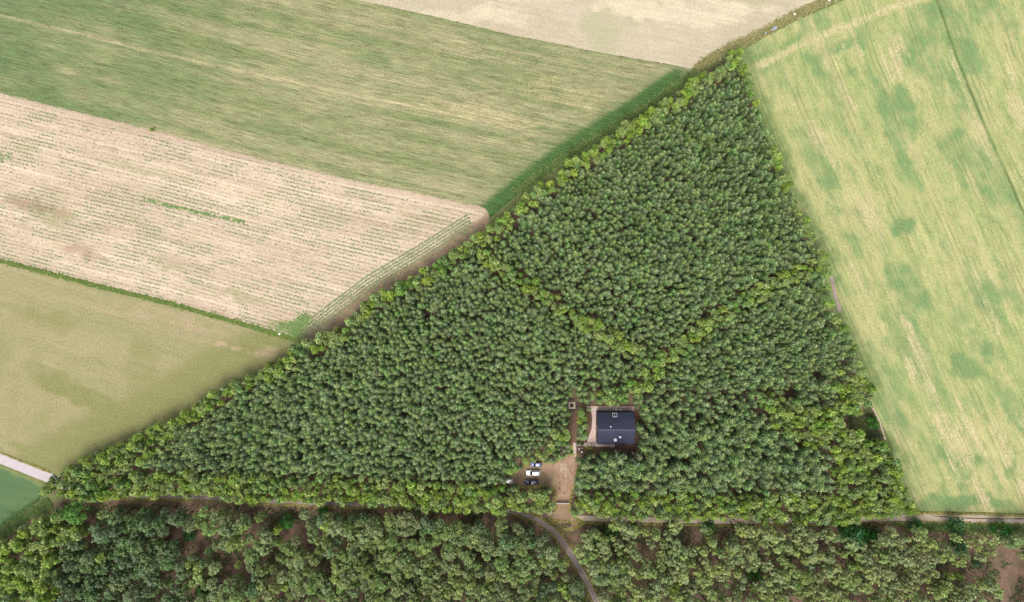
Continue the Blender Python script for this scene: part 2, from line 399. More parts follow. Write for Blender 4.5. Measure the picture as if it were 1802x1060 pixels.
M_TRACK = soil_mat("sandy_track_surface", lin(168, 152, 144), lin(186, 168, 156), lin(136, 122, 106), 0.4)
M_PALE = soil_mat("pale_sand", lin(224, 206, 186), lin(210, 192, 170), lin(188, 166, 142), 0.8)
M_ROAD = plain("worn_concrete_road", lin(164, 154, 156), 0.85, var=0.06, scale=0.6, bump=0.2)
M_VERGE = soil_mat("coarse_verge", lin(98, 116, 64), lin(116, 124, 72), lin(84, 100, 54), 0.6)
M_DITCH = soil_mat("weedy_ditch", lin(120, 116, 64), lin(140, 128, 78), lin(92, 92, 48), 0.7)
M_GRASSTRIP = soil_mat("green_strip", lin(84, 112, 58), lin(98, 124, 66), lin(70, 98, 50), 0.6)

me = np_mesh("ground", np.array([(-2500, -2500, 0), (2500, -2500, 0), (2500, 2500, 0), (-2500, 2500, 0)]), [0, 1, 2, 3], 4, M_BASE)
tag(link("ground", me), kind='structure')
W_ = 330
f1 = B12 + [(1200, 148), (1100, 215), (1010, 272), (905, 348), (862, 385), (853, 366)] + B13[::-1][1:]
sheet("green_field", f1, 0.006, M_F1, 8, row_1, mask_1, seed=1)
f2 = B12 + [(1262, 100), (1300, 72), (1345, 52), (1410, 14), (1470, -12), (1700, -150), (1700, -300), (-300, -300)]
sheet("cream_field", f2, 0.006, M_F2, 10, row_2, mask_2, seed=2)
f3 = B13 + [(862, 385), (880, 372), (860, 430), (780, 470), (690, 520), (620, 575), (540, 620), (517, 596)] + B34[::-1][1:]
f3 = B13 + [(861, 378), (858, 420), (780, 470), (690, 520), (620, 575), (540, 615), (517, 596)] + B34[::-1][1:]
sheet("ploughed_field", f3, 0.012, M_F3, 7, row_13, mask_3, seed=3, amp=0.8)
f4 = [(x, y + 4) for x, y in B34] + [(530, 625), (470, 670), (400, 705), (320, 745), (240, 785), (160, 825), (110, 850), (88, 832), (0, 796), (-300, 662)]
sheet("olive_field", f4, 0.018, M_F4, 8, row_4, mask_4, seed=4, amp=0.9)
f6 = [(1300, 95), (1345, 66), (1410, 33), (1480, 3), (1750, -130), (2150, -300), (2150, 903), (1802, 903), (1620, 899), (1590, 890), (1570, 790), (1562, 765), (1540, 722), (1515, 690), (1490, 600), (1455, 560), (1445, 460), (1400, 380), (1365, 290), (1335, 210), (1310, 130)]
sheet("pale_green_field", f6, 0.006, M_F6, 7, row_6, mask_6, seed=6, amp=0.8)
f5 = [(-300, 690), (0, 820), (82, 856), (70, 880), (0, 930), (-300, 1110)]
sheet("meadow_field", f5, 0.006, M_F5, 12, row_4, lambda x, y: np.stack([0.5 * vnoise(x, y, 40, 51), 0.8 * (1 - sstep(2, 14, dist_line(x, y, [(-300, 686), (0, 816), (82, 852)]))), 0.9 * (1 - sstep(3, 14, dist_line(x, y, [(70, 880), (0, 930), (-300, 1110)])))], 1), seed=5)
# forest floors
fl = [(60, 872), (88, 835), (160, 806), (330, 730), (470, 652), (550, 602), (690, 510), (800, 440), (862, 398), (1010, 285), (1170, 175), (1290, 88), (1312, 100), (1352, 225), (1400, 360), (1455, 455), (1462, 560), (1512, 640), (1536, 715), (1560, 775), (1586, 860), (1600, 900),
      (1300, 905), (900, 893), (600, 880), (300, 868)]
fl = [(CX + (a - CX) * .968, CY + (b - CY) * (.968 if b < 860 else 1)) for a, b in fl]
sheet("plantation_floor", fl, 0.024, M_FLOOR, 0, seed=7, amp=2)
sheet("forest_floor", [(-300, 1120), (0, 942), (70, 893), (110, 880), (600, 880), (900, 893), (1300, 905), (1630, 908), (2150, 912), (2150, 1400), (-300, 1400)], 0.018, M_FLOOR, 0, seed=8, amp=1)
# strips between fields
def ribbon(name, pts, width, z, mat, amp=0.8, seed=0, taper=False):
    p = [np.array(q, float) for q in pts]; L = []; Rr = []
    for i, q in enumerate(p):
        d = (p[min(i + 1, len(p) - 1)] - p[max(i - 1, 0)]); d /= np.hypot(*d)
        n = np.array([-d[1], d[0]]); wd = width[i] if isinstance(width, (list, tuple)) else width
        L.append(tuple(q + n * wd / 2)); Rr.append(tuple(q - n * wd / 2))
    return sheet(name, L + Rr[::-1], z, mat, 0, amp=amp, seed=seed, step=3.0)
ribbon("grass_strip_path", [(x, y + 1) for x, y in B34] + [(530, 600)], [5, 6, 6, 6, 6, 7, 10], 0.024, M_GRASSTRIP, seed=9)
ribbon("ditch_bank", [(1222, 122), (1262, 97), (1300, 78), (1345, 57), (1400, 26), (1440, 8), (1480, -12), (1700, -130)], [5, 6, 9, 10, 13, 15, 15, 15], 0.024, M_DITCH, amp=1.6, seed=10)
ribbon("field_edge_path", [(905, 335), (1000, 268), (1095, 212), (1165, 166), (1215, 128)], [3, 4, 4, 4, 3], 0.024, soil_mat("worn_edge", lin(132, 116, 84), lin(120, 116, 72), lin(104, 110, 60)), seed=11)
ribbon("east_edge_path", [(1462, 480), (1470, 520), (1478, 548)], 6, 0.030, M_TRACK, seed=12)
sheet("bare_clearing_ground", [(1490, 735), (1522, 715), (1537, 716), (1560, 772), (1540, 790), (1500, 785)], 0.030, soil_mat("scrubby_bare", lin(150, 128, 92), lin(134, 124, 76), lin(116, 110, 70)), 0, seed=13)
ribbon("clearing_edge_path", [(1536, 718), (1548, 742), (1558, 774)], 2.6, 0.036, M_PALE, amp=.4, seed=14)
# roads
ribbon("concrete_road", [(-300, 672), (0, 807), (88, 842), (120, 856)], 17, 0.030, M_ROAD, amp=0.25, seed=15)
ribbon("meadow_edge_verge_path", [(-300, 1120), (0, 945), (50, 905), (90, 884)], 17, 0.024, M_VERGE, amp=1, seed=16)
ribbon("meadow_edge_path", [(-300, 1105), (0, 937), (40, 908), (72, 883)], 3.2, 0.030, M_PALE, amp=0.8, seed=17)
TRK = [(120, 862), (200, 872), (300, 874), (400, 877), (500, 883), (600, 887), (700, 888), (800, 891), (870, 894), (915, 903), (950, 917), (978, 938), (1000, 968), (1017, 996), (1034, 1026), (1050, 1060), (1085, 1120)]
ribbon("forest_track", TRK, [9] * 9 + [11, 12, 12, 12, 11, 11, 11, 11], 0.030, M_TRACK, amp=0.6, seed=18)
TRE = [(965, 906), (1010, 912), (1100, 914), (1200, 916), (1300, 917), (1400, 916), (1500, 914), (1600, 911), (1640, 911), (1720, 912), (1802, 915), (2150, 922)]
ribbon("sandy_lane", TRE, [10] * 7 + [13, 15, 16, 16, 16], 0.036, M_PALE, amp=0.6, seed=19)
ribbon("lane_median_path", [(1640, 908), (1700, 912), (1760, 913.5), (1802, 913), (1900, 916)], 1.8, 0.042, M_DITCH, amp=0.5, seed=20)
sheet("lane_verge_path", [(1560, 918), (1640, 921), (1802, 925), (2150, 930), (2150, 950), (1802, 941), (1700, 936), (1600, 930)], 0.030, M_VERGE, 0, amp=2, seed=21)
for k, off in enumerate((-2.6, 2.6)):                # wheel ruts in the curved track
    pp = []
    for i in range(8, len(TRK)):
        a = np.array(TRK[i - 1], float); b = np.array(TRK[min(i + 1, len(TRK) - 1)], float); d = (b - a) / np.hypot(*(b - a))
        pp.append(tuple(np.array(TRK[i]) + np.array([-d[1], d[0]]) * off))
    ribbon("rut_path", pp, 2.0, 0.036 + 0.0, soil_mat("packed_rut%d" % k, lin(200, 184, 174), lin(188, 172, 162), lin(170, 154, 142)), amp=0.4, seed=22 + k)
# yard, drive
drive = [(1004, 800), (1015, 800), (1020, 812), (1014, 840), (1008, 862), (1003, 884), (1003, 900), (1014, 912), (1030, 920), (1000, 935), (985, 925), (965, 912), (972, 906), (979, 898), (978, 884), (976, 862), (962, 852), (945, 857),
         (905, 858), (890, 852), (905, 832), (926, 818), (950, 810), (972, 816), (990, 806)]
sheet("yard_ground", drive, 0.042, M_YARD, 0, amp=1.2, seed=24, step=3)
M_PALE2 = soil_mat('streaked_sand', lin(206, 188, 168), lin(178, 150, 124), lin(192, 170, 148), 1.2)
M_WORN = soil_mat('worn_earth', lin(184, 152, 126), lin(172, 142, 116), lin(190, 162, 136), 1.0)
for i, pl in enumerate([[(986, 816), (990, 815), (992, 822), (990, 832), (986, 828)], [(993, 814), (998, 818), (998, 830), (996, 842), (993, 836), (992, 822)], [(952, 815), (966, 816), (972, 824), (960, 830), (951, 828)]]):
    sheet("pale_sand_ground", pl, 0.048, M_WORN if i == 2 else M_PALE2, 0, amp=0.9, seed=30 + i, step=1.5)
M_WHEEL = soil_mat("wheel_marks", lin(196, 168, 142), lin(178, 148, 122), lin(160, 132, 106), 0.9)
for i, pl in enumerate([[(985, 884), (984, 868), (985, 850), (988, 832), (996, 815)], [(993, 884), (993, 866), (995, 848), (999, 830), (1006, 812)], [(989, 884), (990, 872), (984, 858), (972, 846), (955, 838)], [(998, 910), (992, 896), (990, 886)], [(990, 912), (984, 898), (983, 886)], [(994, 870), (986, 850), (972, 834), (955, 826)]]):
    ribbon("wheel_mark_path", pl, 1.5, 0.0455, M_WHEEL, amp=.4, seed=50 + i)
sheet("garden_bed_ground", [(998, 700), (1016, 697), (1030, 712), (1045, 712), (1120, 712), (1134, 735), (1134, 800), (1148, 812), (1120, 808), (1080, 800), (1020, 801), (1004, 802), (1000, 782), (1004, 745)], 0.036, M_BED, 0, amp=1, seed=34, step=3)
sheet("dirt_path", [(1005, 722), (1015, 722), (1018, 740), (1016, 765), (1012, 780), (1006, 780), (1004, 760), (1007, 740)], 0.048, soil_mat("brown_path", lin(128, 102, 84), lin(140, 112, 92), lin(112, 92, 72)), 0, amp=0.6, seed=35, step=2)

# ------------------------------------------------------------------ low plants (masses nobody could count)
def tufts(name, xy, size, height, mat, label, nper=3, z=0.03, tint=None):
    n = len(xy); xy = np.asarray(xy)
    V = []; 
    size = np.broadcast_to(size, (n,)); height = np.broadcast_to(height, (n,))
    vs = np.zeros((n, nper, 3, 3))
    ang = rng.uniform(0, 2 * np.pi, (n, nper)); 
    for k in range(nper):
        a = ang[:, k]; s = size * rng.uniform(0.7, 1.2, n)
        c, sn = np.cos(a), np.sin(a)
        ox = rng.normal(0, 0.25, n) * s; oy = rng.normal(0, 0.25, n) * s
        for j, (u, v, h) in enumerate([(-0.32, -0.1, 0.0), (0.32, -0.1, 0.0), (0.0, 0.75, 1.0)]):
            vs[:, k, j, 0] = xy[:, 0] + ox + (u * c - v * sn) * s
            vs[:, k, j, 1] = xy[:, 1] + oy + (u * sn + v * c) * s
            vs[:, k, j, 2] = z + h * height * rng.uniform(0.6, 1.1, n)
    co = vs.reshape(-1, 3)
    t = np.repeat(rng.uniform(0, 1, n) if tint is None else tint, nper * 3)
    me = np_mesh(name, co, np.arange(len(co)), 3, mat, {"tint": ('FLOAT', t)})
    o = link(name, me); tag(o, label, None, None, 'stuff'); return o
def leaf_mat(name, c1, c2, c3, trans=0.25, hue=0.02, objvar=0.25):
    t = NT(name)
    tint = t.attr("tint").outputs["Fac"]; oi = t.n("ShaderNodeObjectInfo").outputs["Random"]
    c = t.mix(t.ramp(tint, 0.0, 0.75), c1, c2); c = t.mix(t.ramp(tint, 0.72, 1.0), c, c3)
    h = t.n("ShaderNodeHueSaturation"); t.put(h.inputs["Color"], c)
    t.put(h.inputs["Hue"], t.math('ADD', 0.5 - hue, t.math('MULTIPLY', oi, 2 * hue)))
    t.put(h.inputs["Saturation"], t.ramp(t.math('FRACT', t.math('MULTIPLY', oi, 7.31)), 0, 1, 0.85, 1.1))
    t.put(h.inputs["Value"], t.ramp(t.math('FRACT', t.math('MULTIPLY', oi, 13.7)), 0, 1, 1 - objvar, 1 + objvar))
    t.b.inputs["Roughness"].default_value = 0.55; t.b.inputs["Specular IOR Level"].default_value = 0.3
    t.put(t.b.inputs["Base Color"], h.outputs[0])
    tr = t.n("ShaderNodeBsdfTranslucent"); t.put(tr.inputs["Color"], h.outputs[0])
    mx = t.n("ShaderNodeMixShader"); mx.inputs[0].default_value = trans
    t.t.links.new(t.b.outputs[0], mx.inputs[1]); t.t.links.new(tr.outputs[0], mx.inputs[2]); t.t.links.new(mx.outputs[0], t.out.inputs["Surface"])
    return t.m
M_CROP = leaf_mat("beet_leaf", lin(104, 128, 70), lin(124, 146, 84), lin(150, 166, 106), 0.35)
M_WEED = leaf_mat("weed_leaf", lin(96, 126, 64), lin(118, 142, 78), lin(142, 160, 98), 0.2)
M_GRASS = leaf_mat("grass_blade", lin(80, 104, 50), lin(104, 124, 62), lin(138, 148, 88), 0.2)
M_DRYGRASS = leaf_mat("dry_grass_blade", lin(112, 112, 56), lin(140, 132, 78), lin(172, 156, 104), 0.2)
M_UNDER = leaf_mat("undergrowth_leaf", lin(58, 72, 38), lin(78, 88, 50), lin(108, 92, 70), 0.2)

def scatter_px(poly, n, dens=None):
    xs = [p[0] for p in poly]; ys = [p[1] for p in poly]
    x = rng.uniform(min(xs), max(xs), n); y = rng.uniform(min(ys), max(ys), n)
    ok = inside(x, y, poly)
    if dens is not None: ok &= rng.uniform(0, 1, n) < dens(x, y)
    return x[ok], y[ok]
def world(x, y): return np.stack([(x - CX) * S, (CY - y) * S], 1)

# beet rows of the ploughed field: one row of seedlings every 1.24 m
def beet():
    P = []
    for k in range(0, 52):
        u = (k + 0.25) * 1.24                                      # metres from the upper edge
        x = np.arange(-220, 860, 2.0) + rng.uniform(-.8, .8, 540)
        f1 = interp(B13, np.minimum(x, 853)); f3 = interp(B34, np.minimum(x, 517)) + np.maximum(x - 517, 0) * 0.266
        t = u / (298 * S * 0.97); y = f1 + t * np.maximum(f3 - f1, 60)
        ok = (t > 0.03) & (y < f3 - 4)
        dh = dist_line(x, y, HEAD); side = y - np.interp(x, [q[0] for q in HEAD], [q[1] for q in HEAD])
        ok &= ~((x > 515) & (side > -3))
        den = 0.04 + 0.92 * sstep(0.42, 0.66, vnoise(x, y * 2, 46, 21)) 
        den *= 0.5 + 0.9 * sstep(0.3, 0.6, vnoise(x, y + k * 31, 18, 60))
        ok &= rng.uniform(0, 1, len(x)) < den
        P.append(np.stack([x[ok], y[ok] + rng.normal(0, .25, ok.sum())], 1))
    # headland: rows that run along the wood
    for j in range(7):
        off = 2 + j * 5.2
        for (x0, y0), (x1, y1) in zip(HEAD[:-1], HEAD[1:]):
            L = math.hypot(x1 - x0, y1 - y0); n = int(L / 0.9); t = (np.arange(n) + rng.uniform(0, 1, n)) / n
            nx, ny = -(y1 - y0) / L, (x1 - x0) / L
            x = x0 + (x1 - x0) * t + nx * off; y = y0 + (y1 - y0) * t + ny * off
            keep = rng.uniform(0, 1, n) < (1.6 if j < 3 else 1.0 if j < 5 else .4) * sstep(0.1, 0.4, vnoise(x, y, 16, 70 + j) + .12)
            P.append(np.stack([x[keep], y[keep] + rng.normal(0, .3, keep.sum())], 1))
    P = np.concatenate(P); return P
bp = beet()
tufts("beet_seedlings", world(bp[:, 0], bp[:, 1]), 0.5, 0.1, M_CROP, "rows of green seedlings on the pale ploughed soil", 2, 0.02)
# bright weed line in the ploughed field, corner weeds
wl = [(253, 349), (287, 360), (340, 372), (390, 383), (428, 391)]
x = rng.uniform(250, 432, 9000); y = rng.uniform(345, 396, 9000); d = dist_line(x, y, wl)
k = (d < .8 + 2.4 * vnoise(x, y, 9, 3)) & (rng.uniform(0, 1, 9000) < sstep(.3, .65, vnoise(x, y, 5, 9)) * (.25 + .75 * sstep(255, 340, x)))
x2 = np.concatenate([rng.normal(521, 7, 420), rng.normal(536, 6, 200), rng.normal(500, 10, 130)]); y2 = np.concatenate([rng.normal(580, 8, 420), rng.normal(563, 6, 200), rng.normal(577, 4, 130)]); x3, y3 = scatter_px([(0, 268), (22, 272), (18, 290), (0, 285)], 40)
X = np.concatenate([x[k], x2, x3]); Y = np.concatenate([y[k], y2, y3])
tufts("green_weeds", world(X, Y), 0.5, 0.35, M_WEED, "bright green weeds in a thin curved line on the ploughed soil", 3)
# coarse grass along strips
def along(pts, width, n, dens=0.9):
    xs = [p[0] for p in pts]; L = [math.hypot(b[0] - a[0], b[1] - a[1]) for a, b in zip(pts[:-1], pts[1:])]; tot = sum(L); X = []; Y = []
    for (a, b, l) in zip(pts[:-1], pts[1:], L):
        m = int(n * l / tot); t = rng.uniform(0, 1, m); o = rng.normal(0, width / 2.6, m)
        X.append(a[0] + (b[0] - a[0]) * t - (b[1] - a[1]) / l * o); Y.append(a[1] + (b[1] - a[1]) * t + (b[0] - a[0]) / l * o)
    return np.concatenate(X), np.concatenate(Y)
x, y = along([(x, y + 1) for x, y in B34[1:]] + [(528, 600)], 4.5, 4200)
tufts("strip_grass", world(x, y), 0.5, 0.35, M_GRASS, "dark green grass strip between the ploughed field and the olive field", 3)
x, y = along([(1225, 121), (1262, 97), (1300, 78), (1345, 57), (1400, 26), (1440, 8), (1480, -10)], 9, 4200)
tufts("ditch_grass", world(x, y), 0.6, 0.4, M_DRYGRASS, "olive and brown weeds filling the ditch beside the cream field", 3)
x, y = along([(-60, 975), (0, 942), (50, 905), (90, 884)], 14, 1800); x2, y2 = scatter_px([(1560, 918), (1640, 920), (1802, 924), (1802, 945), (1700, 938), (1600, 934)], 2600); x3, y3 = along([(905, 340), (1000, 272), (1095, 216), (1165, 170), (1215, 132)], 10, 2600)
x4, y4 = along(DRAIN[1:5], 1.2, 90)
tufts("verge_grass", world(np.concatenate([x, x2, x3]), np.concatenate([y, y2, y3])), 0.6, 0.4, M_GRASS, "rough green grass on the verges beside the lanes and the wood", 3)
x, y = along(drive + [drive[0]], 2.2, 900); x2, y2 = along([(a, b - 6) for a, b in TRK[:10]], 2.0, 500); x3, y3 = along([(a, b + 6) for a, b in TRK[:10]], 2.2, 900); x5, y5 = along([(a - 7, b + 3) for a, b in TRK[9:]], 2.2, 500)
x6, y6 = along([(a + 7, b - 3) for a, b in TRK[9:]], 2.2, 500); x7, y7 = along([(a, b - 7.5) for a, b in TRE[7:11]], 1.6, 600); x8, y8 = along([(a, b + 8) for a, b in TRE], 2.0, 1500); x9, y9 = along([(0, 797), (88, 831)], .8, 160)
tufts("trackside_grass", world(np.concatenate([x, x2, x3, x5, x6, x7, x8, x9]), np.concatenate([y, y2, y3, y5, y6, y7, y8, y9])), .5, .3, M_DRYGRASS, "dry grass fringing the yard, the track and the sandy lane", 3, .05)
FLP = [(0, 950), (110, 885), (600, 895), (900, 905), (1300, 918), (1802, 930), (1802, 1060), (0, 1060)]
def offtrack(x, y): return sstep(7, 11, dist_line(x, y, TRK)) * sstep(6, 9, dist_line(x, y, TRE)) * sstep(0.35, 0.65, vnoise(x, y, 30, 77))
x, y = scatter_px(FLP, 22000, offtrack)
x2, y2 = scatter_px([(1492, 728), (1530, 716), (1540, 740), (1555, 776), (1500, 786)], 900)
tufts("forest_undergrowth", world(np.concatenate([x, x2]), np.concatenate([y, y2])), 0.8, 0.5, M_UNDER, "low brown and green undergrowth on the forest floor", 3)

# ------------------------------------------------------------------ trees
M_PINE = leaf_mat("young_pine_needles", lin(44, 66, 34), lin(88, 114, 62), lin(160, 176, 110), 0.15, 0.022, 0.28)
M_LEAFY = leaf_mat("birch_leaves", lin(100, 128, 54), lin(142, 164, 80), lin(186, 200, 118), 0.3, 0.012, 0.15)
M_LEAFY2 = leaf_mat("alder_leaves", lin(84, 118, 54), lin(120, 150, 74), lin(164, 186, 110), 0.3, 0.012, 0.15)
M_FPINE = leaf_mat("old_pine_needles", lin(86, 104, 58), lin(128, 146, 86), lin(182, 194, 130), 0.2, 0.022, 0.2)
M_DBUSH = leaf_mat("shrub_leaves", lin(44, 90, 38), lin(64, 116, 50), lin(98, 144, 64), 0.3, 0.015, 0.15)
M_BRIGHT = leaf_mat("maple_leaves", lin(70, 120, 30), lin(104, 150, 46), lin(140, 176, 62), 0.3, 0.01, 0.05)
M_BARK = plain("grey_brown_bark", lin(96, 80, 68), 0.9, spec=.1, var=.25, scale=2.0)
M_BARKP = plain("reddish_pine_bark", lin(128, 94, 72), 0.9, spec=.1, var=.25, scale=2.0)
M_BARKW = plain("pale_dead_wood", lin(196, 194, 176), 0.85, spec=.1, var=.1, scale=2.0)

def quads(centers, normals, sizes, aspect=1.0, dirs=None):
    """leaf or needle-spray faces"""
    n = len(centers)
    nz = normals / np.linalg.norm(normals, axis=1, keepdims=True)
    r = rng.normal(size=(n, 3)) if dirs is None else dirs
    t = np.cross(nz, r); t /= np.linalg.norm(t, axis=1, keepdims=True) + 1e-9
    b = np.cross(nz, t)
    s = sizes[:, None]
    # kite: narrow base, wide middle, pointed tip
    p = np.stack([centers - b * s * 0.5, centers + t * s * 0.36 * aspect - b * s * .05, centers + b * s * 0.5, centers - t * s * 0.36 * aspect - b * s * .05], 1)
    return p.reshape(-1, 3)
def stick(p0, p1, r0, r1, n=5):
    p0 = np.array(p0, float); p1 = np.array(p1, float); d = p1 - p0; d /= np.linalg.norm(d)
    a = np.cross(d, [0, 0, 1] if abs(d[2]) < .9 else [1, 0, 0]); a /= np.linalg.norm(a); b = np.cross(d, a)
    th = np.arange(n) / n * 2 * np.pi
    ring = np.cos(th)[:, None] * a + np.sin(th)[:, None] * b
    v = np.concatenate([p0 + ring * r0, p1 + ring * r1]); f = [[i, (i + 1) % n, n + (i + 1) % n, n + i] for i in range(n)]
    return v, np.array(f)
def sticks_mesh(name, segs, mat):
    V = []; F = []; o = 0
    for s in segs:
        v, f = stick(*s); V.append(v); F.append(f + o); o += len(v)
    return np_mesh(name, np.concatenate(V), np.concatenate(F), 4, mat, smooth=True)
def crown_mesh(name, mat, Rr, z0, z1, nclump, nleaf, leaf, cl=0.42, up=0.35, flat=1.0, hollow=0.5, egg=0.0):
    """a crown of leaf clumps round limb ends; returns mesh and the limb ends"""
    zc = (z0 + z1) / 2; hz = (z1 - z0) / 2
    d = rng.normal(size=(nclump, 3)); d[:, 2] = d[:, 2] * 0.9 + up; d /= np.linalg.norm(d, axis=1, keepdims=True)
    rad = rng.uniform(hollow, 0.92, nclump) ** 0.6
    c = d * rad[:, None]
    c[:, 2] = np.clip(c[:, 2], -0.9, 1)
    w_ = 1 - egg * (c[:, 2] * .5 + .5)
    C = np.stack([c[:, 0] * Rr * w_, c[:, 1] * Rr * w_, zc + c[:, 2] * hz], 1)
    rc = Rr * cl * rng.uniform(0.65, 1.2, nclump)
    idx = rng.integers(0, nclump, nleaf)
    q = rng.normal(size=(nleaf, 3)); q[:, 2] = q[:, 2] * .8 + .35; q /= np.linalg.norm(q, axis=1, keepdims=True)
    pr = rng.uniform(0.55, 1.05, nleaf)
    P = C[idx] + q * (rc[idx] * pr)[:, None] * np.array([1, 1, flat])
    N = q * 0.8 + rng.normal(size=(nleaf, 3)) * 0.55 + np.array([0, 0, 0.45])
    v = quads(P, N, leaf * rng.uniform(0.6, 1.35, nleaf))
    tint = np.clip(rng.uniform(0, 1, nclump)[idx] * 0.45 + rng.uniform(0, 1, nleaf) * 0.55, 0, 1)
    me = np_mesh(name, v, np.arange(len(v)), 4, mat, {"tint": ('FLOAT', np.repeat(tint, 4))})
    return me, C
def pine_mesh(name, mat, Rr, z0, z1, nwh=6, leafs=0.42):
    """young pine: whorls of short branches with needle sprays, seen from above as a star"""
    P = []; N = []; D = []; SZ = []; TI = []
    for wv in range(nwh):
        t = wv / (nwh - 1)                                            # 0 at the top
        z = z1 - 0.25 - t * (z1 - z0); rr = Rr * (0.36 + 0.64 * t ** 0.75) * rng.uniform(.85, 1.1)
        nb = 5 + (wv > 0) + (wv > 2); a0 = rng.uniform(0, 6.28)
        for b in range(nb):
            a = a0 + b / nb * 6.283 + rng.normal(0, .16); r1 = rr * rng.uniform(.75, 1.15)
            di = np.array([math.cos(a), math.sin(a), 0.45 - 0.3 * t])
            steps = max(2, int(r1 / (leafs * 0.55)))
            for s in range(steps):
                f = (s + .7) / steps
                for sgn in (-1, 1):
                    aa = a + sgn * rng.uniform(.15, .6) * (1.2 - f * .7)
                    dd = np.array([math.cos(aa), math.sin(aa), 0.35])
                    P.append(di * r1 * f * np.array([1, 1, .8]) + np.array([0, 0, z])); D.append(dd)
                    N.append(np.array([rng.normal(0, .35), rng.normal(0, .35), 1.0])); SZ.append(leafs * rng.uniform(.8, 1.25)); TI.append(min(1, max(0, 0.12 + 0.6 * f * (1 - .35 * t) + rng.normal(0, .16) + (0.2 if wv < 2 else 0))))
    for k in range(5):
        a = rng.uniform(0, 6.28); P.append(np.array([0, 0, z1 - .1])); D.append(np.array([math.cos(a), math.sin(a), .9])); N.append(np.array([math.cos(a + 1.5), math.sin(a + 1.5), .8])); SZ.append(leafs); TI.append(.95)
    P = np.array(P); N = np.array(N); D = np.array(D); SZ = np.array(SZ)
    # orient the kite's long axis along the shoot
    nz = N / np.linalg.norm(N, axis=1, keepdims=True)
    t_ = np.cross(nz, D); t_ /= np.linalg.norm(t_, axis=1, keepdims=True); b = -np.cross(nz, t_); b /= np.linalg.norm(b, axis=1, keepdims=True)
    s = SZ[:, None]
    v = np.stack([P - b * s * .4, P + t_ * s * .17 + b * s * .1, P + b * s * 1.0, P - t_ * s * .17 + b * s * .1], 1).reshape(-1, 3)
    return np_mesh(name, v, np.arange(len(v)), 4, mat, {"tint": ('FLOAT', np.repeat(np.array(TI), 4))})

class Kind:
    def __init__(s, crowns, trunks): s.c = crowns; s.t = trunks
def mk_leafy(mat, n, hgt=10.6, Rr=1.45, nclump=20, nleaf=560, leaf=0.42, z0f=.38, bark=None, cl=.42, up=.35, egg=.4):
    cs = []; ts = []
    for i in range(n):
        k = rng.uniform(.9, 1.12)
        me, C = crown_mesh("crown", mat, Rr * k, hgt * z0f, hgt, nclump, nleaf, leaf, cl=cl, up=up, egg=egg)
        segs = [((0, 0, -.1), (rng.normal(0, .08), rng.normal(0, .08), hgt * .55), .12, .08), ((0, 0, hgt * .54), (0, 0, hgt * .9), .08, .03)]
        for c in C[:7]: segs.append(((0, 0, max(hgt * .3, c[2] - 1.3)), tuple(c), .045, .015, 3))
        cs.append(me); ts.append(sticks_mesh("trunk", segs, bark or M_BARK))
    return Kind(cs, ts)
def mk_pine(n):
    cs = []; ts = []
    for i in range(n):
        h = 8.2
        cs.append(pine_mesh("crown", M_PINE, rng.uniform(.78, 1.02), h - 3.8, h, 6, .34))
        ts.append(sticks_mesh("trunk", [((0, 0, -.1), (0, 0, h - .5), .09, .03)], M_BARK))
    return Kind(cs, ts)
K_PINE = mk_pine(6)
K_LEAFY = mk_leafy(M_LEAFY, 5)
K_ALDER = mk_leafy(M_LEAFY2, 3)
M_FPALE = leaf_mat("thin_pine_needles", lin(100, 116, 66), lin(140, 156, 92), lin(186, 196, 134), 0.2, 0.018, 0.18)
M_FBLUE = leaf_mat("spruce_like_needles", lin(64, 88, 52), lin(98, 122, 74), lin(148, 168, 114), 0.15, 0.015, 0.2)
K_FPALE = mk_leafy(M_FPALE, 4, 14.5, 2.2, 34, 560, 0.46, .5, M_BARKP, cl=.24, up=.3, egg=.4)
K_FBLUE = mk_leafy(M_FBLUE, 4, 13.5, 2.1, 40, 760, 0.42, .5, M_BARKP, cl=.24, up=.3, egg=.45)
K_FPINE = mk_leafy(M_FPINE, 6, 14.0, 2.2, 44, 760, 0.44, .55, M_BARKP, cl=.24, up=.3, egg=.35)
K_BUSH = mk_leafy(M_DBUSH, 3, 5.0, 2.4, 24, 800, 0.42, .12, None, cl=.4)
K_BRIGHT = mk_leafy(M_BRIGHT, 1, 12.0, 3.9, 60, 2600, 0.42, .2, None, cl=.24, up=.5, egg=.1)

def place(kind, name, x, y, sc_, rot, label, cat, group=None, vi=None, lean=(0, 0), lk=None):
    i = vi if vi is not None else random.randrange(len(kind.c))
    e = bpy.data.objects.new(name, None); COL.objects.link(e); e.empty_display_size = .5
    e.location = (x, y, 0); e.rotation_euler = (lean[0], lean[1], rot); e.scale = (sc_, sc_, sc_ * random.uniform(.92, 1.08))
    tag(e, label, cat, group)
    c = bpy.data.objects.new("crown", kind.c[i]); COL.objects.link(c); c.parent = e
    t = bpy.data.objects.new("trunk", kind.t[i]); COL.objects.link(t); t.parent = e
    return e

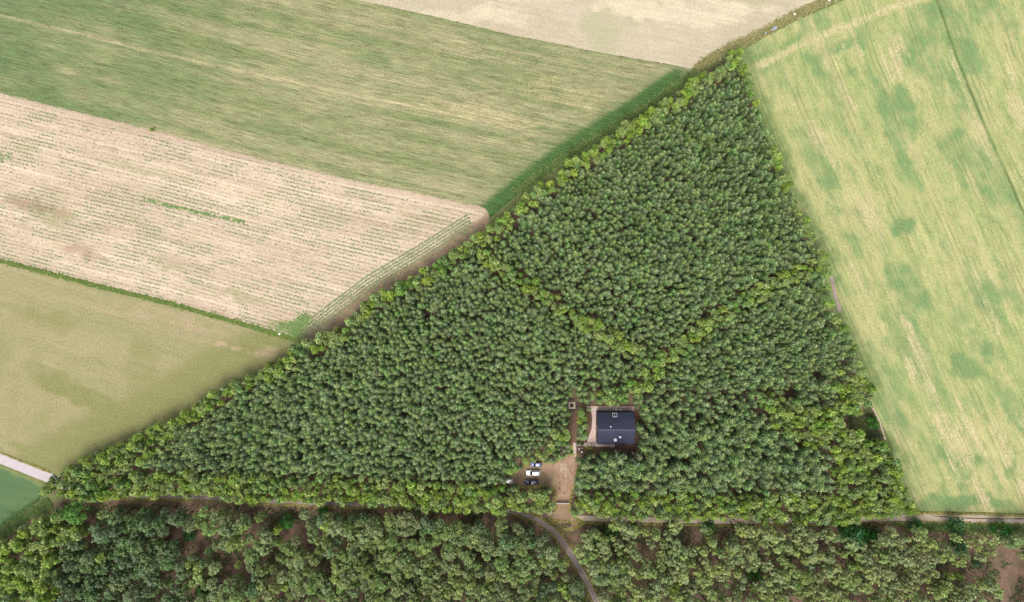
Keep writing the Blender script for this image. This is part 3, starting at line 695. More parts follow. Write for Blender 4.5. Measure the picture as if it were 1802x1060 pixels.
# --- geometry-node mass: points carry rotation, scale and which tree stands there
def mass(name, kind, pts, rots, scales, idx, label):
    n = len(pts)
    me = bpy.data.meshes.new(name); me.vertices.add(n)
    me.vertices.foreach_set("co", np.concatenate([np.asarray(pts, float), np.zeros((n, 1))], 1).astype(np.float32).ravel())
    for nm, arr, t in (("rot", rots, 'FLOAT'), ("scl", scales, 'FLOAT'), ("pick", idx, 'INT')):
        a = me.attributes.new(nm, t, 'POINT'); a.data.foreach_set("value", np.ascontiguousarray(arr, dtype=np.int32 if t == 'INT' else np.float32))
    o = link(name, me); tag(o, label, None, None, 'stuff')
    ng = bpy.data.node_groups.new(name + "_nodes", 'GeometryNodeTree')
    ng.interface.new_socket("Geometry", in_out='INPUT', socket_type='NodeSocketGeometry'); ng.interface.new_socket("Geometry", in_out='OUTPUT', socket_type='NodeSocketGeometry')
    gi = ng.nodes.new("NodeGroupInput"); go = ng.nodes.new("NodeGroupOutput")
    jn = ng.nodes.new("GeometryNodeJoinGeometry")
    for c_o, t_o in kind.src:
        j = ng.nodes.new("GeometryNodeJoinGeometry")
        for q in (c_o, t_o):
            oi = ng.nodes.new("GeometryNodeObjectInfo"); oi.inputs["Object"].default_value = q; oi.transform_space = 'ORIGINAL'
            ng.links.new(oi.outputs["Geometry"], j.inputs[0])
        g2 = ng.nodes.new("GeometryNodeGeometryToInstance"); ng.links.new(j.outputs[0], g2.inputs[0]); ng.links.new(g2.outputs[0], jn.inputs[0])
    def att(nm, t):
        a = ng.nodes.new("GeometryNodeInputNamedAttribute"); a.data_type = t; a.inputs[0].default_value = nm; return a.outputs[0]
    ip = ng.nodes.new("GeometryNodeInstanceOnPoints")
    m2p = ng.nodes.new("GeometryNodeMeshToPoints"); ng.links.new(gi.outputs[0], m2p.inputs[0])
    ng.links.new(m2p.outputs[0], ip.inputs["Points"]); ng.links.new(jn.outputs[0], ip.inputs["Instance"])
    ip.inputs["Pick Instance"].default_value = True
    ng.links.new(att("pick", 'INT'), ip.inputs["Instance Index"])
    cx_ = ng.nodes.new("ShaderNodeCombineXYZ"); ng.links.new(att("rot", 'FLOAT'), cx_.inputs[2])
    e2r = ng.nodes.new("FunctionNodeEulerToRotation"); ng.links.new(cx_.outputs[0], e2r.inputs[0]); ng.links.new(e2r.outputs[0], ip.inputs["Rotation"])
    ng.links.new(att("scl", 'FLOAT'), ip.inputs["Scale"])
    ng.links.new(ip.outputs[0], go.inputs[0])
    md = o.modifiers.new("trees", 'NODES'); md.node_group = ng
    return o
def keep_src(kind, made):
    """remember one standing tree of each variant: the mass is copied from these"""
    kind.src = []
    for v in range(len(kind.c)):
        e = next(m for m in made if any(ch.data == kind.c[v] for ch in m.children))
        kind.src.append(([ch for ch in e.children if ch.data == kind.c[v]][0], [ch for ch in e.children if ch.data == kind.t[v]][0]))

# belts of lighter broadleaved trees (photo pixels of the crown tops) and clearings
CLEAR = [(998, 698), (1016, 695), (1022, 711), (1040, 713), (1114, 714), (1126, 735), (1126, 765), (1130, 803), (1085, 799), (1070, 800), (1020, 806), (1016, 830), (1012, 880), (1006, 915), (977, 912), (977, 884),
         (971, 866), (958, 862), (950, 864), (922, 862), (905, 860), (888, 856), (887, 841), (922, 828), (930, 815), (950, 811), (972, 818), (1000, 803), (1002, 780), (1003, 740), (997, 715)]
INNER = [[(850, 452), (905, 485), (975, 530), (1050, 580), (1120, 622), (1165, 640)], [(1165, 640), (1210, 600), (1260, 558), (1310, 530), (1370, 495), (1440, 470)], [(1165, 640), (1130, 675), (1090, 692), (1060, 700)]]
h_top = 8.4
def hexgrid(x0, y0, x1, y1, sp, jit):
    P = []; j = 0; y = y0
    while y < y1:
        xs = np.arange(x0 + (sp / 2 if j % 2 else 0), x1, sp); P.append(np.stack([xs, np.full(len(xs), y)], 1)); y += sp * .87; j += 1
    P = np.concatenate(P); return P + rng.normal(0, jit, P.shape)
LIM = lambda x, y, b, r: np.hypot(x - b[0], y - b[1]) < r
g = hexgrid(60, 70, 1640, 930, 12.2, 2.2)
x, y = g[:, 0], g[:, 1]
inC = inside(x, y, CANOPY); dC = dist_line(x, y, CANOPY + [CANOPY[0]])
dNW = dist_line(x, y, CAN_NW); dE = dist_line(x, y, CAN_E[:20]); 
sb = np.interp(x, [60, 250, 600, 900, 1000, 1450, 1600], [830, 834, 838, 862, 866, 872, 850])
in_s = y > sb
dI = np.minimum.reduce([dist_line(x, y, l) for l in INNER])
nz = vnoise(x, y, 26, 90)
belt = (dNW < 24 + 6 * nz) | in_s | (dI < 13) | ((dE < 13) & (nz > .22)) | ((x > 1470) & (y > 640) & (nz > .36)) | (inside(x, y, [(1320, 690), (1365, 695), (1430, 715), (1500, 715), (1520, 730), (1480, 775), (1425, 790), (1390, 770), (1345, 735)]) & (nz > .3)) \
    | (inside(x, y, [(880, 860), (870, 830), (905, 815), (950, 790), (1000, 740), (1000, 775), (960, 805), (925, 815), (900, 850)]) & (nz > .33)) | inside(x, y, [(1040, 695), (1110, 690), (1105, 708), (1045, 708)]) \
    | ((x > 1560) & (y > 780)) | ((x < 300) & (dNW < 50))
okb = inC & belt & (dC > 3.5) & ~inside(x, y, CLEAR) & (dist_line(x, y, CLEAR + [CLEAR[0]]) > 5)
# gaps in the east
for b, r in [((1335, 850), 7), ((1490, 640), 10), ((1395, 685), 10), ((1500, 740), 14), ((1545, 825), 9), ((1512, 778), 5)]: okb &= ~LIM(x, y, b, r)
BX, BY = x[okb], y[okb]
extra_b = [(1030, 738), (1028, 750), (1100, 217), (1097, 230), (1024, 729), (1030, 763), (1021, 741), (1052, 703), (1064, 700), (1078, 702), (1090, 699), (1102, 703), (1058, 694), (1071, 692)]
BX = np.append(BX, [p[0] for p in extra_b]); BY = np.append(BY, [p[1] for p in extra_b])
nb = len(BX)
bscale = rng.uniform(.78, 1.18, nb); brot = rng.uniform(0, 6.28, nb)
alder = (vnoise(BX, BY, 40, 95) > .66) | (rng.uniform(0, 1, nb) < .08)
bw = np.stack([gp(a, b, h_top * s) for a, b, s in zip(BX, BY, bscale)])

# plantation pines
g = hexgrid(70, 75, 1620, 925, 7.3, 1.8)
x, y = g[:, 0], g[:, 1]
ok = inside(x, y, CANOPY) & ~inside(x, y, CLEAR)
dC = dist_line(x, y, CANOPY + [CANOPY[0]]); ok &= dC > 4
from mathutils.kdtree import KDTree
kd = KDTree(nb)
for i in range(nb): kd.insert((BX[i], BY[i], 0), i)
kd.balance()
db = np.array([kd.find((a, b, 0))[2] if o else 0 for a, b, o in zip(x, y, ok)])
ok &= db > 9.6
for b, r in [((1335, 850), 8), ((748, 552), 9), ((1490, 638), 9), ((1395, 685), 8), ((1500, 740), 16), ((1545, 825), 12), ((1510, 780), 10), ((530 + 13, 776), 0), ((1172, 312), 7), ((1345, 862), 6), ((1322, 840), 6), ((1445, 655), 8), ((1075, 487), 4), ((1218, 412), 6), ((1182, 505), 6), ((1040, 475), 6), ((530, 776), 6), ((1092, 404), 5), ((1322, 690), 6), ((870, 800), 7), ((560, 775), 6), ((530, 805), 6)]: ok &= ~LIM(x, y, b, r)
ok &= rng.uniform(0, 1, len(x)) > .015 + .05 * (vnoise(x, y, 20, 99) > .7)
coarse = (x > 1010) & (y > 690); ok &= ~(coarse & (rng.uniform(0, 1, len(x)) < .33))
PX = np.append(x[ok], [1026, 1022, 1031, 1018, 1038, 1026, 1025, 1034, 1020, 1124, 1134, 1128, 1137, 1042]); PY = np.append(y[ok], [766, 758, 770, 771, 722, 772, 703, 705, 696, 703, 714, 695, 728, 703])
npn = len(PX); pscale = np.clip(rng.normal(1.0, .15, npn), .62, 1.35) * (1 + .26 * (sstep(690, 760, PY)) * (PX > 1010) + .12 * sstep(.4, .7, vnoise(PX, PY, 120, 101)))
prot = rng.uniform(0, 6.28, npn)
pw = np.stack([gp(a, b, 7.4 * s) for a, b, s in zip(PX, PY, pscale)])

# forest south of the track
def forest_d(x, y):
    d = 0.90 * np.ones_like(x) - .4 * ((x > 270) & (x < 580) & (vnoise(x, y, 26, 115) > .5))
    for b in [(310, 940, 34, 26, 0, .95), (330, 962, 26, 16, -30, .9), (405, 985, 40, 10, -35, .9), (440, 955, 14, 40, 15, .7), (510, 925, 50, 22, 0, .9), (530, 970, 30, 18, 20, .6), (560, 1000, 12, 40, 25, .8), (840, 918, 90, 9, 3, 1.2), (760, 912, 100, 8, 3, 1.2), (650, 905, 80, 7, 2, 1),
              (1000, 930, 30, 22, 0, 1.2), (1060, 935, 16, 14, 0, .8), (1130, 950, 14, 26, -25, .9), (1160, 1000, 20, 26, -20, .9), (1118, 1025, 14, 22, 0, .8), (1210, 950, 12, 16, 0, .6), (1300, 950, 26, 10, 40, .8), (1340, 935, 30, 10, 0, .7), (1280, 930, 18, 10, 0, .6),
              (1665, 1000, 26, 14, 0, .8), (1770, 1000, 30, 60, -20, 1.3), (1720, 1010, 30, 26, 0, .9), (1740, 935, 22, 10, 0, .9), (1610, 990, 14, 12, 0, .6), (1560, 970, 14, 16, 0, .7), (1420, 1000, 14, 26, -30, .5), (1800, 1045, 60, 60, 0, 1.0), (170, 915, 14, 22, 0, 1.3), (110, 895, 30, 8, 0, .8), (1660, 945, 20, 10, 0, .7), (1475, 930, 24, 8, 0, .8)]:
        d = d - blob(x, y, *b[:5], s=b[5])
    for b in [(1510, 945, 62, 20, 0, .9), (1695, 962, 34, 34, 0, .9), (1700, 930, 110, 10, 0, 1), (1075, 940, 24, 16, 0, .6)]: d = d - blob(x, y, *b[:5], s=b[5])
    d -= .35 * sstep(.55, .75, vnoise(x, y, 34, 111)) + .30 * sstep(1050, 1150, x) * sstep(.46, .7, vnoise(x + y * .6, y * .5, 20, 112))
    return d
g = hexgrid(-80, 870, 1890, 1100, 13.2, 3.2)
x, y = g[:, 0], g[:, 1]
lo = np.interp(x, [-80, 0, 60, 110, 180, 440, 600, 900, 960, 1000, 1060, 1300, 1700, 1890], [985, 948, 915, 893, 896, 905, 908, 922, 940, 975, 925, 930, 942, 950])
ok = (y > lo) & (rng.uniform(0, 1, len(x)) < forest_d(x, y)) & ~LIM(x, y, (130, 905), 32)
trk_seen = [(a, b) for a, b in TRK]
ok &= dist_line(x, y, trk_seen) > np.where(y > 1000, 10, 13)
FX, FY = x[ok], y[ok]; nf = len(FX)
leafycorner = ((FX < 110 - (FY - 960) * .2) & (rng.uniform(0, 1, nf) < .85)) | (vnoise(FX, FY, 50, 121) > .73)
ftone = np.where((vnoise(FX, FY, 60, 131) + .35 * sstep(1040, 1180, FX) - .15 * (FX < 1000) > .66) & (FX > 250), 1, 0)
ftone = np.where((FX < 330) & (FX > 90) & (vnoise(FX, FY, 40, 132) > .36), 2, ftone); ftone = np.where((ftone == 0) & (vnoise(FX, FY, 46, 133) > .66), 2, ftone)
fscale = rng.uniform(.64, 1.08, nf) * np.where(rng.uniform(0, 1, nf) < .12, 1.15, 1.0)
frot = rng.uniform(0, 6.28, nf)
fw = np.stack([gp(a, b, 12.5 * s) for a, b, s in zip(FX, FY, fscale)])
print("belt", nb, "alder", alder.sum(), "pines", npn, "forest", nf, "leafy corner", leafycorner.sum())

# ---- belt trees: 300 individuals, the rest as a mass of the same trees
def belt_label(px, py):
    dN = dist_line([px], [py], CAN_NW)[0]; dEe = dist_line([px], [py], CAN_E)[0]
    di = [dist_line([px], [py], l)[0] for l in INNER]
    if min(di) < 15 and dN > 26 and dEe > 16:
        i = int(np.argmin(di))
        return [("yellow-green tree in the belt between the north and southwest pine blocks", "trees in the belt between north and southwest pine blocks"),
                ("yellow-green tree in the belt between the north and southeast pine blocks", "trees in the belt between north and southeast pine blocks"),
                ("yellow-green tree in the belt just north of the dark-roofed house", "trees in the belt north of the house")][i]
    if dN < 34 and py < 840:
        if px < 300: return ("round light green tree on the wood edge by the concrete road end", "edge trees near the concrete road")
        if px < 520: return ("light green tree on the wood edge beside the olive field", "edge trees beside the olive field")
        if px < 860: return ("light green tree on the wood edge beside the pale ploughed field", "edge trees beside the ploughed field")
        if px < 1218: return ("light green tree on the wood edge beside the big green striped field", "edge trees beside the green striped field")
        return ("light green tree at the northern tip of the triangular wood", "edge trees at the northern tip")
    if py > sb_at(px) - 2:
        if px < 400: return ("yellow-green tree in the southern belt of the narrow western tip", "southern belt trees of the western tip")
        if px < 870: return ("yellow-green tree in the southern belt above the forest track", "southern belt trees above the forest track")
        if px < 980: return ("yellow-green tree between the parked cars and the forest track", "trees between the cars and the track")
        if px < 1440: return ("yellow-green tree in the southern belt east of the gate", "southern belt trees east of the gate")
        return ("yellow-green tree in the southeast corner belt of the triangular wood", "southeast corner belt trees")
    if dEe < 34 or px > 1460: return ("yellow-green tree on the eastern wood edge beside the pale green field", "eastern edge trees")
    if px > 1250: return ("yellow-green tree in the loose patch inside the southeast pine block", "loose patch trees in the southeast block")
    if px > 1015: return ("yellow-green tree close beside the dark-roofed house", "trees close beside the house")
    return ("yellow-green tree in the group northwest of the parked cars", "trees northwest of the parked cars")
def sb_at(px): return float(np.interp(px, [60, 250, 600, 900, 1000, 1450, 1600], [830, 834, 838, 862, 866, 872, 850]))
LAND = {"yellow-green tree standing alone west of the house deck": (1030, 738), "pale small tree standing just outside the wood edge by the green field": (1100, 217),
        "light green tree at the very western tip of the wood": (80, 862), "yellow-green tree touching the west side of the driveway gate": (971, 880), "yellow-green tree touching the east side of the driveway gate": (1012, 885),
        "yellow-green tree directly behind the small blue-grey car": (925, 808), "topmost light green tree at the apex of the triangular wood": (1294, 90), "light green tree at the corner where ploughed and green fields meet": (868, 392),
        "light green tree where the grass strip meets the wood": (522, 608), "yellow-green tree where the three inner belts meet": (1165, 640), "yellow-green tree directly below the dark grey car": (937, 864), "yellow-green tree hiding the half-covered white vehicle": (885, 843)}
score = bscale + .45 * (dist_line(BX, BY, CANOPY + [CANOPY[0]]) < 12)
land_i = {}
for t_, (a, b) in LAND.items():
    d = np.hypot(BX - a, BY - b); 
    for i in np.argsort(d):
        if int(i) not in land_i: land_i[int(i)] = t_; break
order = [i for i in np.argsort(-score) if int(i) not in land_i]
sel = list(land_i) + [int(i) for i in order[:298 - len(land_i)]]
selset = set(sel); madeL = []; madeA = []
for i in sel:
    if i in land_i: lb, gr = land_i[i], None
    else:
        lb, gr = belt_label(BX[i], BY[i])
        if alder[i]: lb = lb.replace("yellow-green", "mid-green").replace("light green", "mid-green").replace("round mid-green", "mid-green"); gr = "mid-green " + gr
        lb = ("large " if bscale[i] > 1.08 else "medium ") + lb; gr = lb
    K = K_ALDER if alder[i] else K_LEAFY
    mk = madeA if alder[i] else madeL
    e = place(K, "leafy_tree", bw[i][0], bw[i][1], bscale[i], brot[i], lb, "tree", gr, vi=len(mk) % len(K.c)); mk.append(e)
keep_src(K_LEAFY, madeL); keep_src(K_ALDER, madeA)
for K, cond, nm, lb in ((K_LEAFY, ~alder, "leafy_belt_wood", "belt of yellow-green trees round the edge and inside the pine wood"), (K_ALDER, alder, "mixed_green_belt_wood", "mid green trees mixed into the light green belt")):
    ii = np.array([i for i in range(nb) if cond[i] and i not in selset])
    mass(nm, K, bw[ii], brot[ii], bscale[ii], rng.integers(0, len(K.c), len(ii)), lb)

# ---- plantation pines
PL_MARKS = [((1290, 130), "in the northern tip of the wood"), ((1200, 200), "behind the birch edge of the green field"), ((1300, 220), "in the upper part of the northern block"), ((1080, 300), "behind the light green western edge of the northern block"), ((1200, 320), "in the middle of the northern block"), ((1330, 330), "near the eastern edge of the northern block"),
            ((930, 400), "at the northern block's western corner"), ((1060, 420), "above the long inner belt"), ((1200, 430), "in the heart of the northern block"), ((1370, 430), "above the shorter inner belt"), ((1170, 560), "just above the meeting of the three belts"),
            ((800, 500), "below the ploughed field's corner"), ((680, 560), "behind the edge trees of the ploughed field"), ((900, 560), "below the long inner belt"), ((1040, 640), "west of the meeting belts"), ((560, 640), "behind the corner of the olive field"), ((740, 680), "in the middle of the southwestern block"), ((900, 690), "in the southwestern block west of the fire pit"),
            ((430, 740), "behind the edge of the olive field"), ((600, 770), "in the lower southwestern block"), ((780, 800), "above the southern belt northwest of the cars"), ((300, 800), "in the narrow western wedge"), ((960, 740), "just west of the fire pit clearing"), ((1035, 760), "in the island between dirt path and terrace"),
            ((1080, 830), "south of the house across the mulch bed"), ((1150, 760), "just east of the house"), ((1200, 840), "in the block southeast of the house"), ((1250, 680), "northeast of the house"), ((1300, 580), "below the shorter inner belt"), ((1430, 560), "by the eastern edge below the belt end"), ((1420, 650), "in the eastern part of the southeastern block"), ((1430, 830), "south of the loose yellow-green patch"), ((1330, 790), "around the small dark gap")]
def pine_label(px, py, sc_):
    m = min(PL_MARKS, key=lambda q: (q[0][0] - px) ** 2 + (q[0][1] - py) ** 2)[1]
    lb = ("very broad" if sc_ > 1.56 else "broad" if sc_ > 1.44 else "medium" if sc_ > 1.34 else "slim") + " young grey-green pine " + m
    return lb, lb.replace("pine ", "pines ")
near = np.array([1.0 if (998 < a < 1150 and 690 < b < 830) else 0 for a, b in zip(PX, PY)])
order = np.argsort(-(pscale + .5 * near + .1 * (PX > 1015) * 0)); sel = [int(i) for i in order[:298]]
selset = set(sel); made = []
for i in sel:
    lb, gr = pine_label(PX[i], PY[i], pscale[i])
    made.append(place(K_PINE, "young_pine", pw[i][0], pw[i][1], pscale[i], prot[i], lb, "pine tree", gr, vi=len(made) % 6))
keep_src(K_PINE, made)
ii = np.array([i for i in range(npn) if i not in selset])
mass("pine_plantation_woods", K_PINE, pw[ii], prot[ii], pscale[ii], rng.integers(0, 6, len(ii)), "dense plantation of small grey-green pines filling the triangle")

# ---- forest
FL_MARKS = [((20, 1020), "in the southwest forest corner"), ((60, 930), "beside the lush meadow's edge path"), ((190, 960), "behind the big round bright tree"), ((200, 1040), "on the lower forest edge south of the round tree"),
            ((320, 920), "south of the western track"), ((330, 1010), "round the bare litter patch in the west"), ((440, 960), "beside the narrow bare strip"), ((460, 1040), "on the lower forest edge near the bare strip"), ((590, 950), "below the shaded track"), ((590, 1030), "at the western side of the dense stand"),
            ((720, 940), "on the northern side of the dense stand"), ((720, 1030), "deep in the dense stand"), ((850, 950), "in the dense stand under the track bend"), ((850, 1035), "on the lower edge of the dense stand"), ((950, 980), "along the outer side of the track bend"), ((980, 1045), "where the bent track leaves the view"),
            ((1045, 960), "inside the track bend across from the driveway"), ((1080, 1035), "just east of the bent track"), ((1150, 960), "around the bare strips east of the driveway"), ((1170, 1040), "south of the bare strips"), ((1260, 980), "in the pale open stand below the lane"), ((1280, 1045), "on the lower edge of the pale open stand"),
            ((1380, 970), "in the pale stand west of the dark bushes"), ((1400, 1040), "on the forest's lower edge below the pale stand"), ((1500, 985), "just below the large dark green bushes"), ((1520, 1045), "on the lower edge below the dark bushes"), ((1610, 970), "below the mouth of the sandy lane"), ((1630, 1040), "southwest of the vivid green bush"),
            ((1710, 960), "around the vivid green bush"), ((1730, 1040), "beside the large bare brown floor"), ((1795, 990), "near the pale dead tree")]
def size_word(sc_, lo, hi): return "tall" if sc_ > hi else "smaller" if sc_ < lo else "medium-sized"
def forest_label(px, py, leafy, sc_):
    m = min(FL_MARKS, key=lambda q: (q[0][0] - px) ** 2 + (q[0][1] - py) ** 2)[1]
    k = "yellow-green broadleaf tree" if leafy else "grey-green pine"
    lb = size_word(sc_, .95, 1.05) + " " + k + " " + m
    return lb, lb.replace("tree", "trees").replace("pine ", "pines ")
K_FLEAFY = mk_leafy(M_LEAFY, 3, 12.0, 2.1, 26, 760, 0.45, .4, None, cl=.36)
order = np.argsort(-fscale); sel = [int(i) for i in order[:296]]; selset = set(sel); madeP = []; madeF = []; madeQ = []; madeB = []
for i in sel:
    lb, gr = forest_label(FX[i], FY[i], leafycorner[i], fscale[i])
    if leafycorner[i]: madeF.append(place(K_FLEAFY, "broadleaf_tree", fw[i][0], fw[i][1], fscale[i], frot[i], lb, "tree", gr, vi=len(madeF) % 3))
    else:
        K, mk = ((K_FPINE, madeP), (K_FPALE, madeQ), (K_FBLUE, madeB))[ftone[i]]
        tw = ("mid-green", "pale", "dark bluish-green")[ftone[i]]; lb = lb.replace("grey-green", tw); gr = gr.replace("grey-green", tw)
        mk.append(place(K, "tall_pine", fw[i][0], fw[i][1], fscale[i], frot[i], lb, "pine tree", gr, vi=len(mk) % len(K.c)))
keep_src(K_FPINE, madeP); keep_src(K_FLEAFY, madeF); keep_src(K_FPALE, madeQ); keep_src(K_FBLUE, madeB)
for K, cond, nm, lb in ((K_FPINE, ~leafycorner & (ftone == 0), "old_pine_woods", "further mid-green tall pines of the southern forest"), (K_FPALE, ~leafycorner & (ftone == 1), "pale_pine_woods", "further pale tall pines of the southern forest"), (K_FBLUE, ~leafycorner & (ftone == 2), "dark_pine_woods", "further dark bluish-green pines of the southern forest"), (K_FLEAFY, leafycorner, "mixed_broadleaf_woods", "further broadleaf trees of the southern forest")):
    ii = np.array([i for i in range(nf) if cond[i] and i not in selset])
    if len(ii): mass(nm, K, fw[ii], frot[ii], fscale[ii], rng.integers(0, len(K.c), len(ii)), lb)
# single trees and shrubs that stand out
def at(px, py, h): return gp(px, py, h)
x, y = at(131, 905, 9); place(K_BRIGHT, "round_tree", x, y, 1.0, 1.0, "big round bright green tree by a dark gap below the track", "tree")
bushes = [((1505, 950), 1.5, "largest dark green bush below the sandy lane end"), ((1490, 935), 1.1, "dark green bush under the lane behind the largest one"), ((1535, 945), 1.0, "dark green bush east of the largest one"),
          ((1692, 965), 1.05, "vivid green bush beside the bare brown forest floor"), ((1718, 990), .6, "small vivid green bush south of the taller vivid one"), ((1685, 930), 1.1, "olive green bush just below the sandy lane"), ((1765, 935), 1.0, "green bush below the lane beside the dead tree"),
          ((1075, 940), 1.0, "dark green bush near the driveway mouth"), ((1058, 955), 1.2, "dark green bush east of the bending track"), ((1115, 935), .8, "dark green bush under the southern belt trees"), ((1185, 930), .8, "green bush in the shade below the lane"), ((1330, 1018), .8, "dark green bush deep among the tall pines"),
          ((330, 945), .7, "small green bush on the bare western forest floor"), ((570, 905), .8, "dark green bush beside the forest track shade"), ((362, 1040), 1.1, "dark green bush at the forest's lower edge"), ((505, 920), .8, "dark green bush on the brown litter by the track"),
          ((1245, 928), .9, "bushy green shrub south of the lane shade"), ((1402, 940), .8, "green shrub between lane and tall pines"), ((1610, 925), .9, "low green shrub at the lane's tree end"), ((1538, 745), .7, "grey-green shrub on the scrubby bare clearing"), ((1540, 800), 1.2, "dark green shrub at the eastern edge of the wood"), ((1560, 815), 1.0, "dark shrub beside the pale green field corner"),
          ((1125, 745), .3, "small shrub by the east wall of the house"), ((1124, 760), .34, "green shrub in the strip east of the house"), ((1018, 781), .3, "low bright shrub in the corner of the two boardwalks"), ((1024, 782), .26, "low bright shrub beside the boardwalk steps"), ((1006, 797), .26, "low shrub west of the narrow boardwalk")]
for (px, py), s, lb in bushes:
    s *= 1.35 if s > .6 else 1.0
    x, y = at(px, py, 3.5 * s); place(K_BUSH, "shrub", x, y, s, random.uniform(0, 6), lb, "shrub")
x, y = at(268, 229, 1); place(K_BRIGHT, "shrub", x, y, .17, 0, "tiny bright green bush on the ploughed field boundary", "shrub")
# dead tree
def dead_tree():
    random.seed(5)
    x, y = gp(1758, 935, 2)
    e = link("dead_tree", None, None, (x, y, 0)); tag(e, "leafless pale grey dead tree leaning over the bare forest floor", "tree")
    top = Vector((6.5, -2.5, 11)); segs = []; tr = [((0, 0, 0), (3, -1, 6), .16, .11), ((3, -1, 6), tuple(top), .11, .03)]
    e2 = link("trunk", sticks_mesh("trunk", tr, M_BARKW), e)
    for k in range(22):
        t = random.uniform(.25, 1); b = Vector((0, 0, 0)).lerp(top, t); a = random.uniform(0, 6.28); L = random.uniform(1.2, 3.0) * (1.2 - t * .5)
        d = Vector((math.cos(a) + .4, math.sin(a) * .8 - .1, random.uniform(.1, .8))).normalized(); m = b + d * L * .5; e_ = m + (d + Vector((random.uniform(-.4, .4), random.uniform(-.4, .4), .3))).normalized() * L * .5
        segs += [(tuple(b), tuple(m), .06, .04, 4), (tuple(m), tuple(e_), .04, .015, 4)]
        for q in range(3):
            dd = Vector((random.uniform(-1, 1), random.uniform(-1, 1), random.uniform(0, .7))).normalized(); segs.append((tuple(m), tuple(m + dd * L * .35), .03, .01, 3))
    link("branches", sticks_mesh("branches", segs, M_BARKW), e)
dead_tree()

# ------------------------------------------------------------------ built things
def bm_new(): return bmesh.new()
def box(bm, x0, x1, y0, y1, z0, z1, bev=0.0):
    vs = [bm.verts.new(p) for p in [(x0, y0, z0), (x1, y0, z0), (x1, y1, z0), (x0, y1, z0), (x0, y0, z1), (x1, y0, z1), (x1, y1, z1), (x0, y1, z1)]]
    fs = [bm.faces.new([vs[i] for i in q]) for q in [(3, 2, 1, 0), (4, 5, 6, 7), (0, 1, 5, 4), (1, 2, 6, 5), (2, 3, 7, 6), (3, 0, 4, 7)]]
    if bev:
        bmesh.ops.bevel(bm, geom=list({e for f in fs for e in f.edges}), offset=bev, segments=1, affect='EDGES')
def cyl(bm, cx, cy, z0, z1, r0, r1=None, n=14, axis='Z'):
    r1 = r0 if r1 is None else r1
    a = [i / n * 2 * math.pi for i in range(n)]
    f = (lambda u, v, w_: (cx + u, cy + v, w_)) if axis == 'Z' else (lambda u, v, w_: (cx + u, w_, cy + v)) if axis == 'Y' else (lambda u, v, w_: (w_, cx + u, cy + v))
    A = [bm.verts.new(f(r0 * math.cos(t), r0 * math.sin(t), z0)) for t in a]; B = [bm.verts.new(f(r1 * math.cos(t), r1 * math.sin(t), z1)) for t in a]
    for i in range(n): bm.faces.new([A[i], A[(i + 1) % n], B[(i + 1) % n], B[i]])
    bm.faces.new(A[::-1]); bm.faces.new(B)
def fin(name, bm, mat, parent=None, loc=None, smooth=False):
    bmesh.ops.recalc_face_normals(bm, faces=bm.faces)
    me = bpy.data.meshes.new(name); bm.to_mesh(me); bm.free(); me.materials.append(mat)
    if smooth: me.shade_smooth()
    return link(name, me, parent, loc)
def poly_slab(bm, pts, z0, z1):
    A = [bm.verts.new((x, y, z0)) for x, y in pts]; B = [bm.verts.new((x, y, z1)) for x, y in pts]; n = len(pts)
    bm.faces.new(A[::-1]); bm.faces.new(B)
    for i in range(n): bm.faces.new([A[i], A[(i + 1) % n], B[(i + 1) % n], B[i]])

M_ROOF = plain("anthracite_steel_roof", lin(60, 63, 80), 0.38, 0.3, 0.5, .05, .8)
M_WALL = plain("black_timber_cladding", lin(40, 38, 40), 0.7, spec=.3, var=.2, scale=6)
M_GLASS = plain("dark_window_glass", lin(26, 34, 40), 0.06, 0.0, 0.8, .05)
M_FRAMEW = plain("light_grey_metal", lin(188, 192, 196), 0.4, .2)
M_FRAMED = plain("dark_metal", lin(44, 46, 52), 0.45, .4)
M_DECK = plain("weathered_pink_decking", lin(192, 168, 158), 0.85, var=.1, scale=4, bump=.2)
M_DECK2 = plain("weathered_grey_planks", lin(182, 164, 152), 0.85, var=.14, scale=5, bump=.2)
M_STONE = plain("pale_flagstone", lin(160, 148, 136), 0.85, var=.12, scale=3, bump=.2)
M_WHITE = plain("white_enamel", lin(236, 236, 232), 0.35)
M_CHAR = plain("charred_ash", lin(52, 44, 42), 0.95, spec=.1, var=.3, scale=8)
M_WOODD = plain("dark_stained_wood", lin(62, 54, 56), 0.75, var=.15, scale=5)
M_YEL = leaf_mat("yellow_flowers", lin(150, 170, 50), lin(196, 190, 60), lin(226, 206, 80), .2)

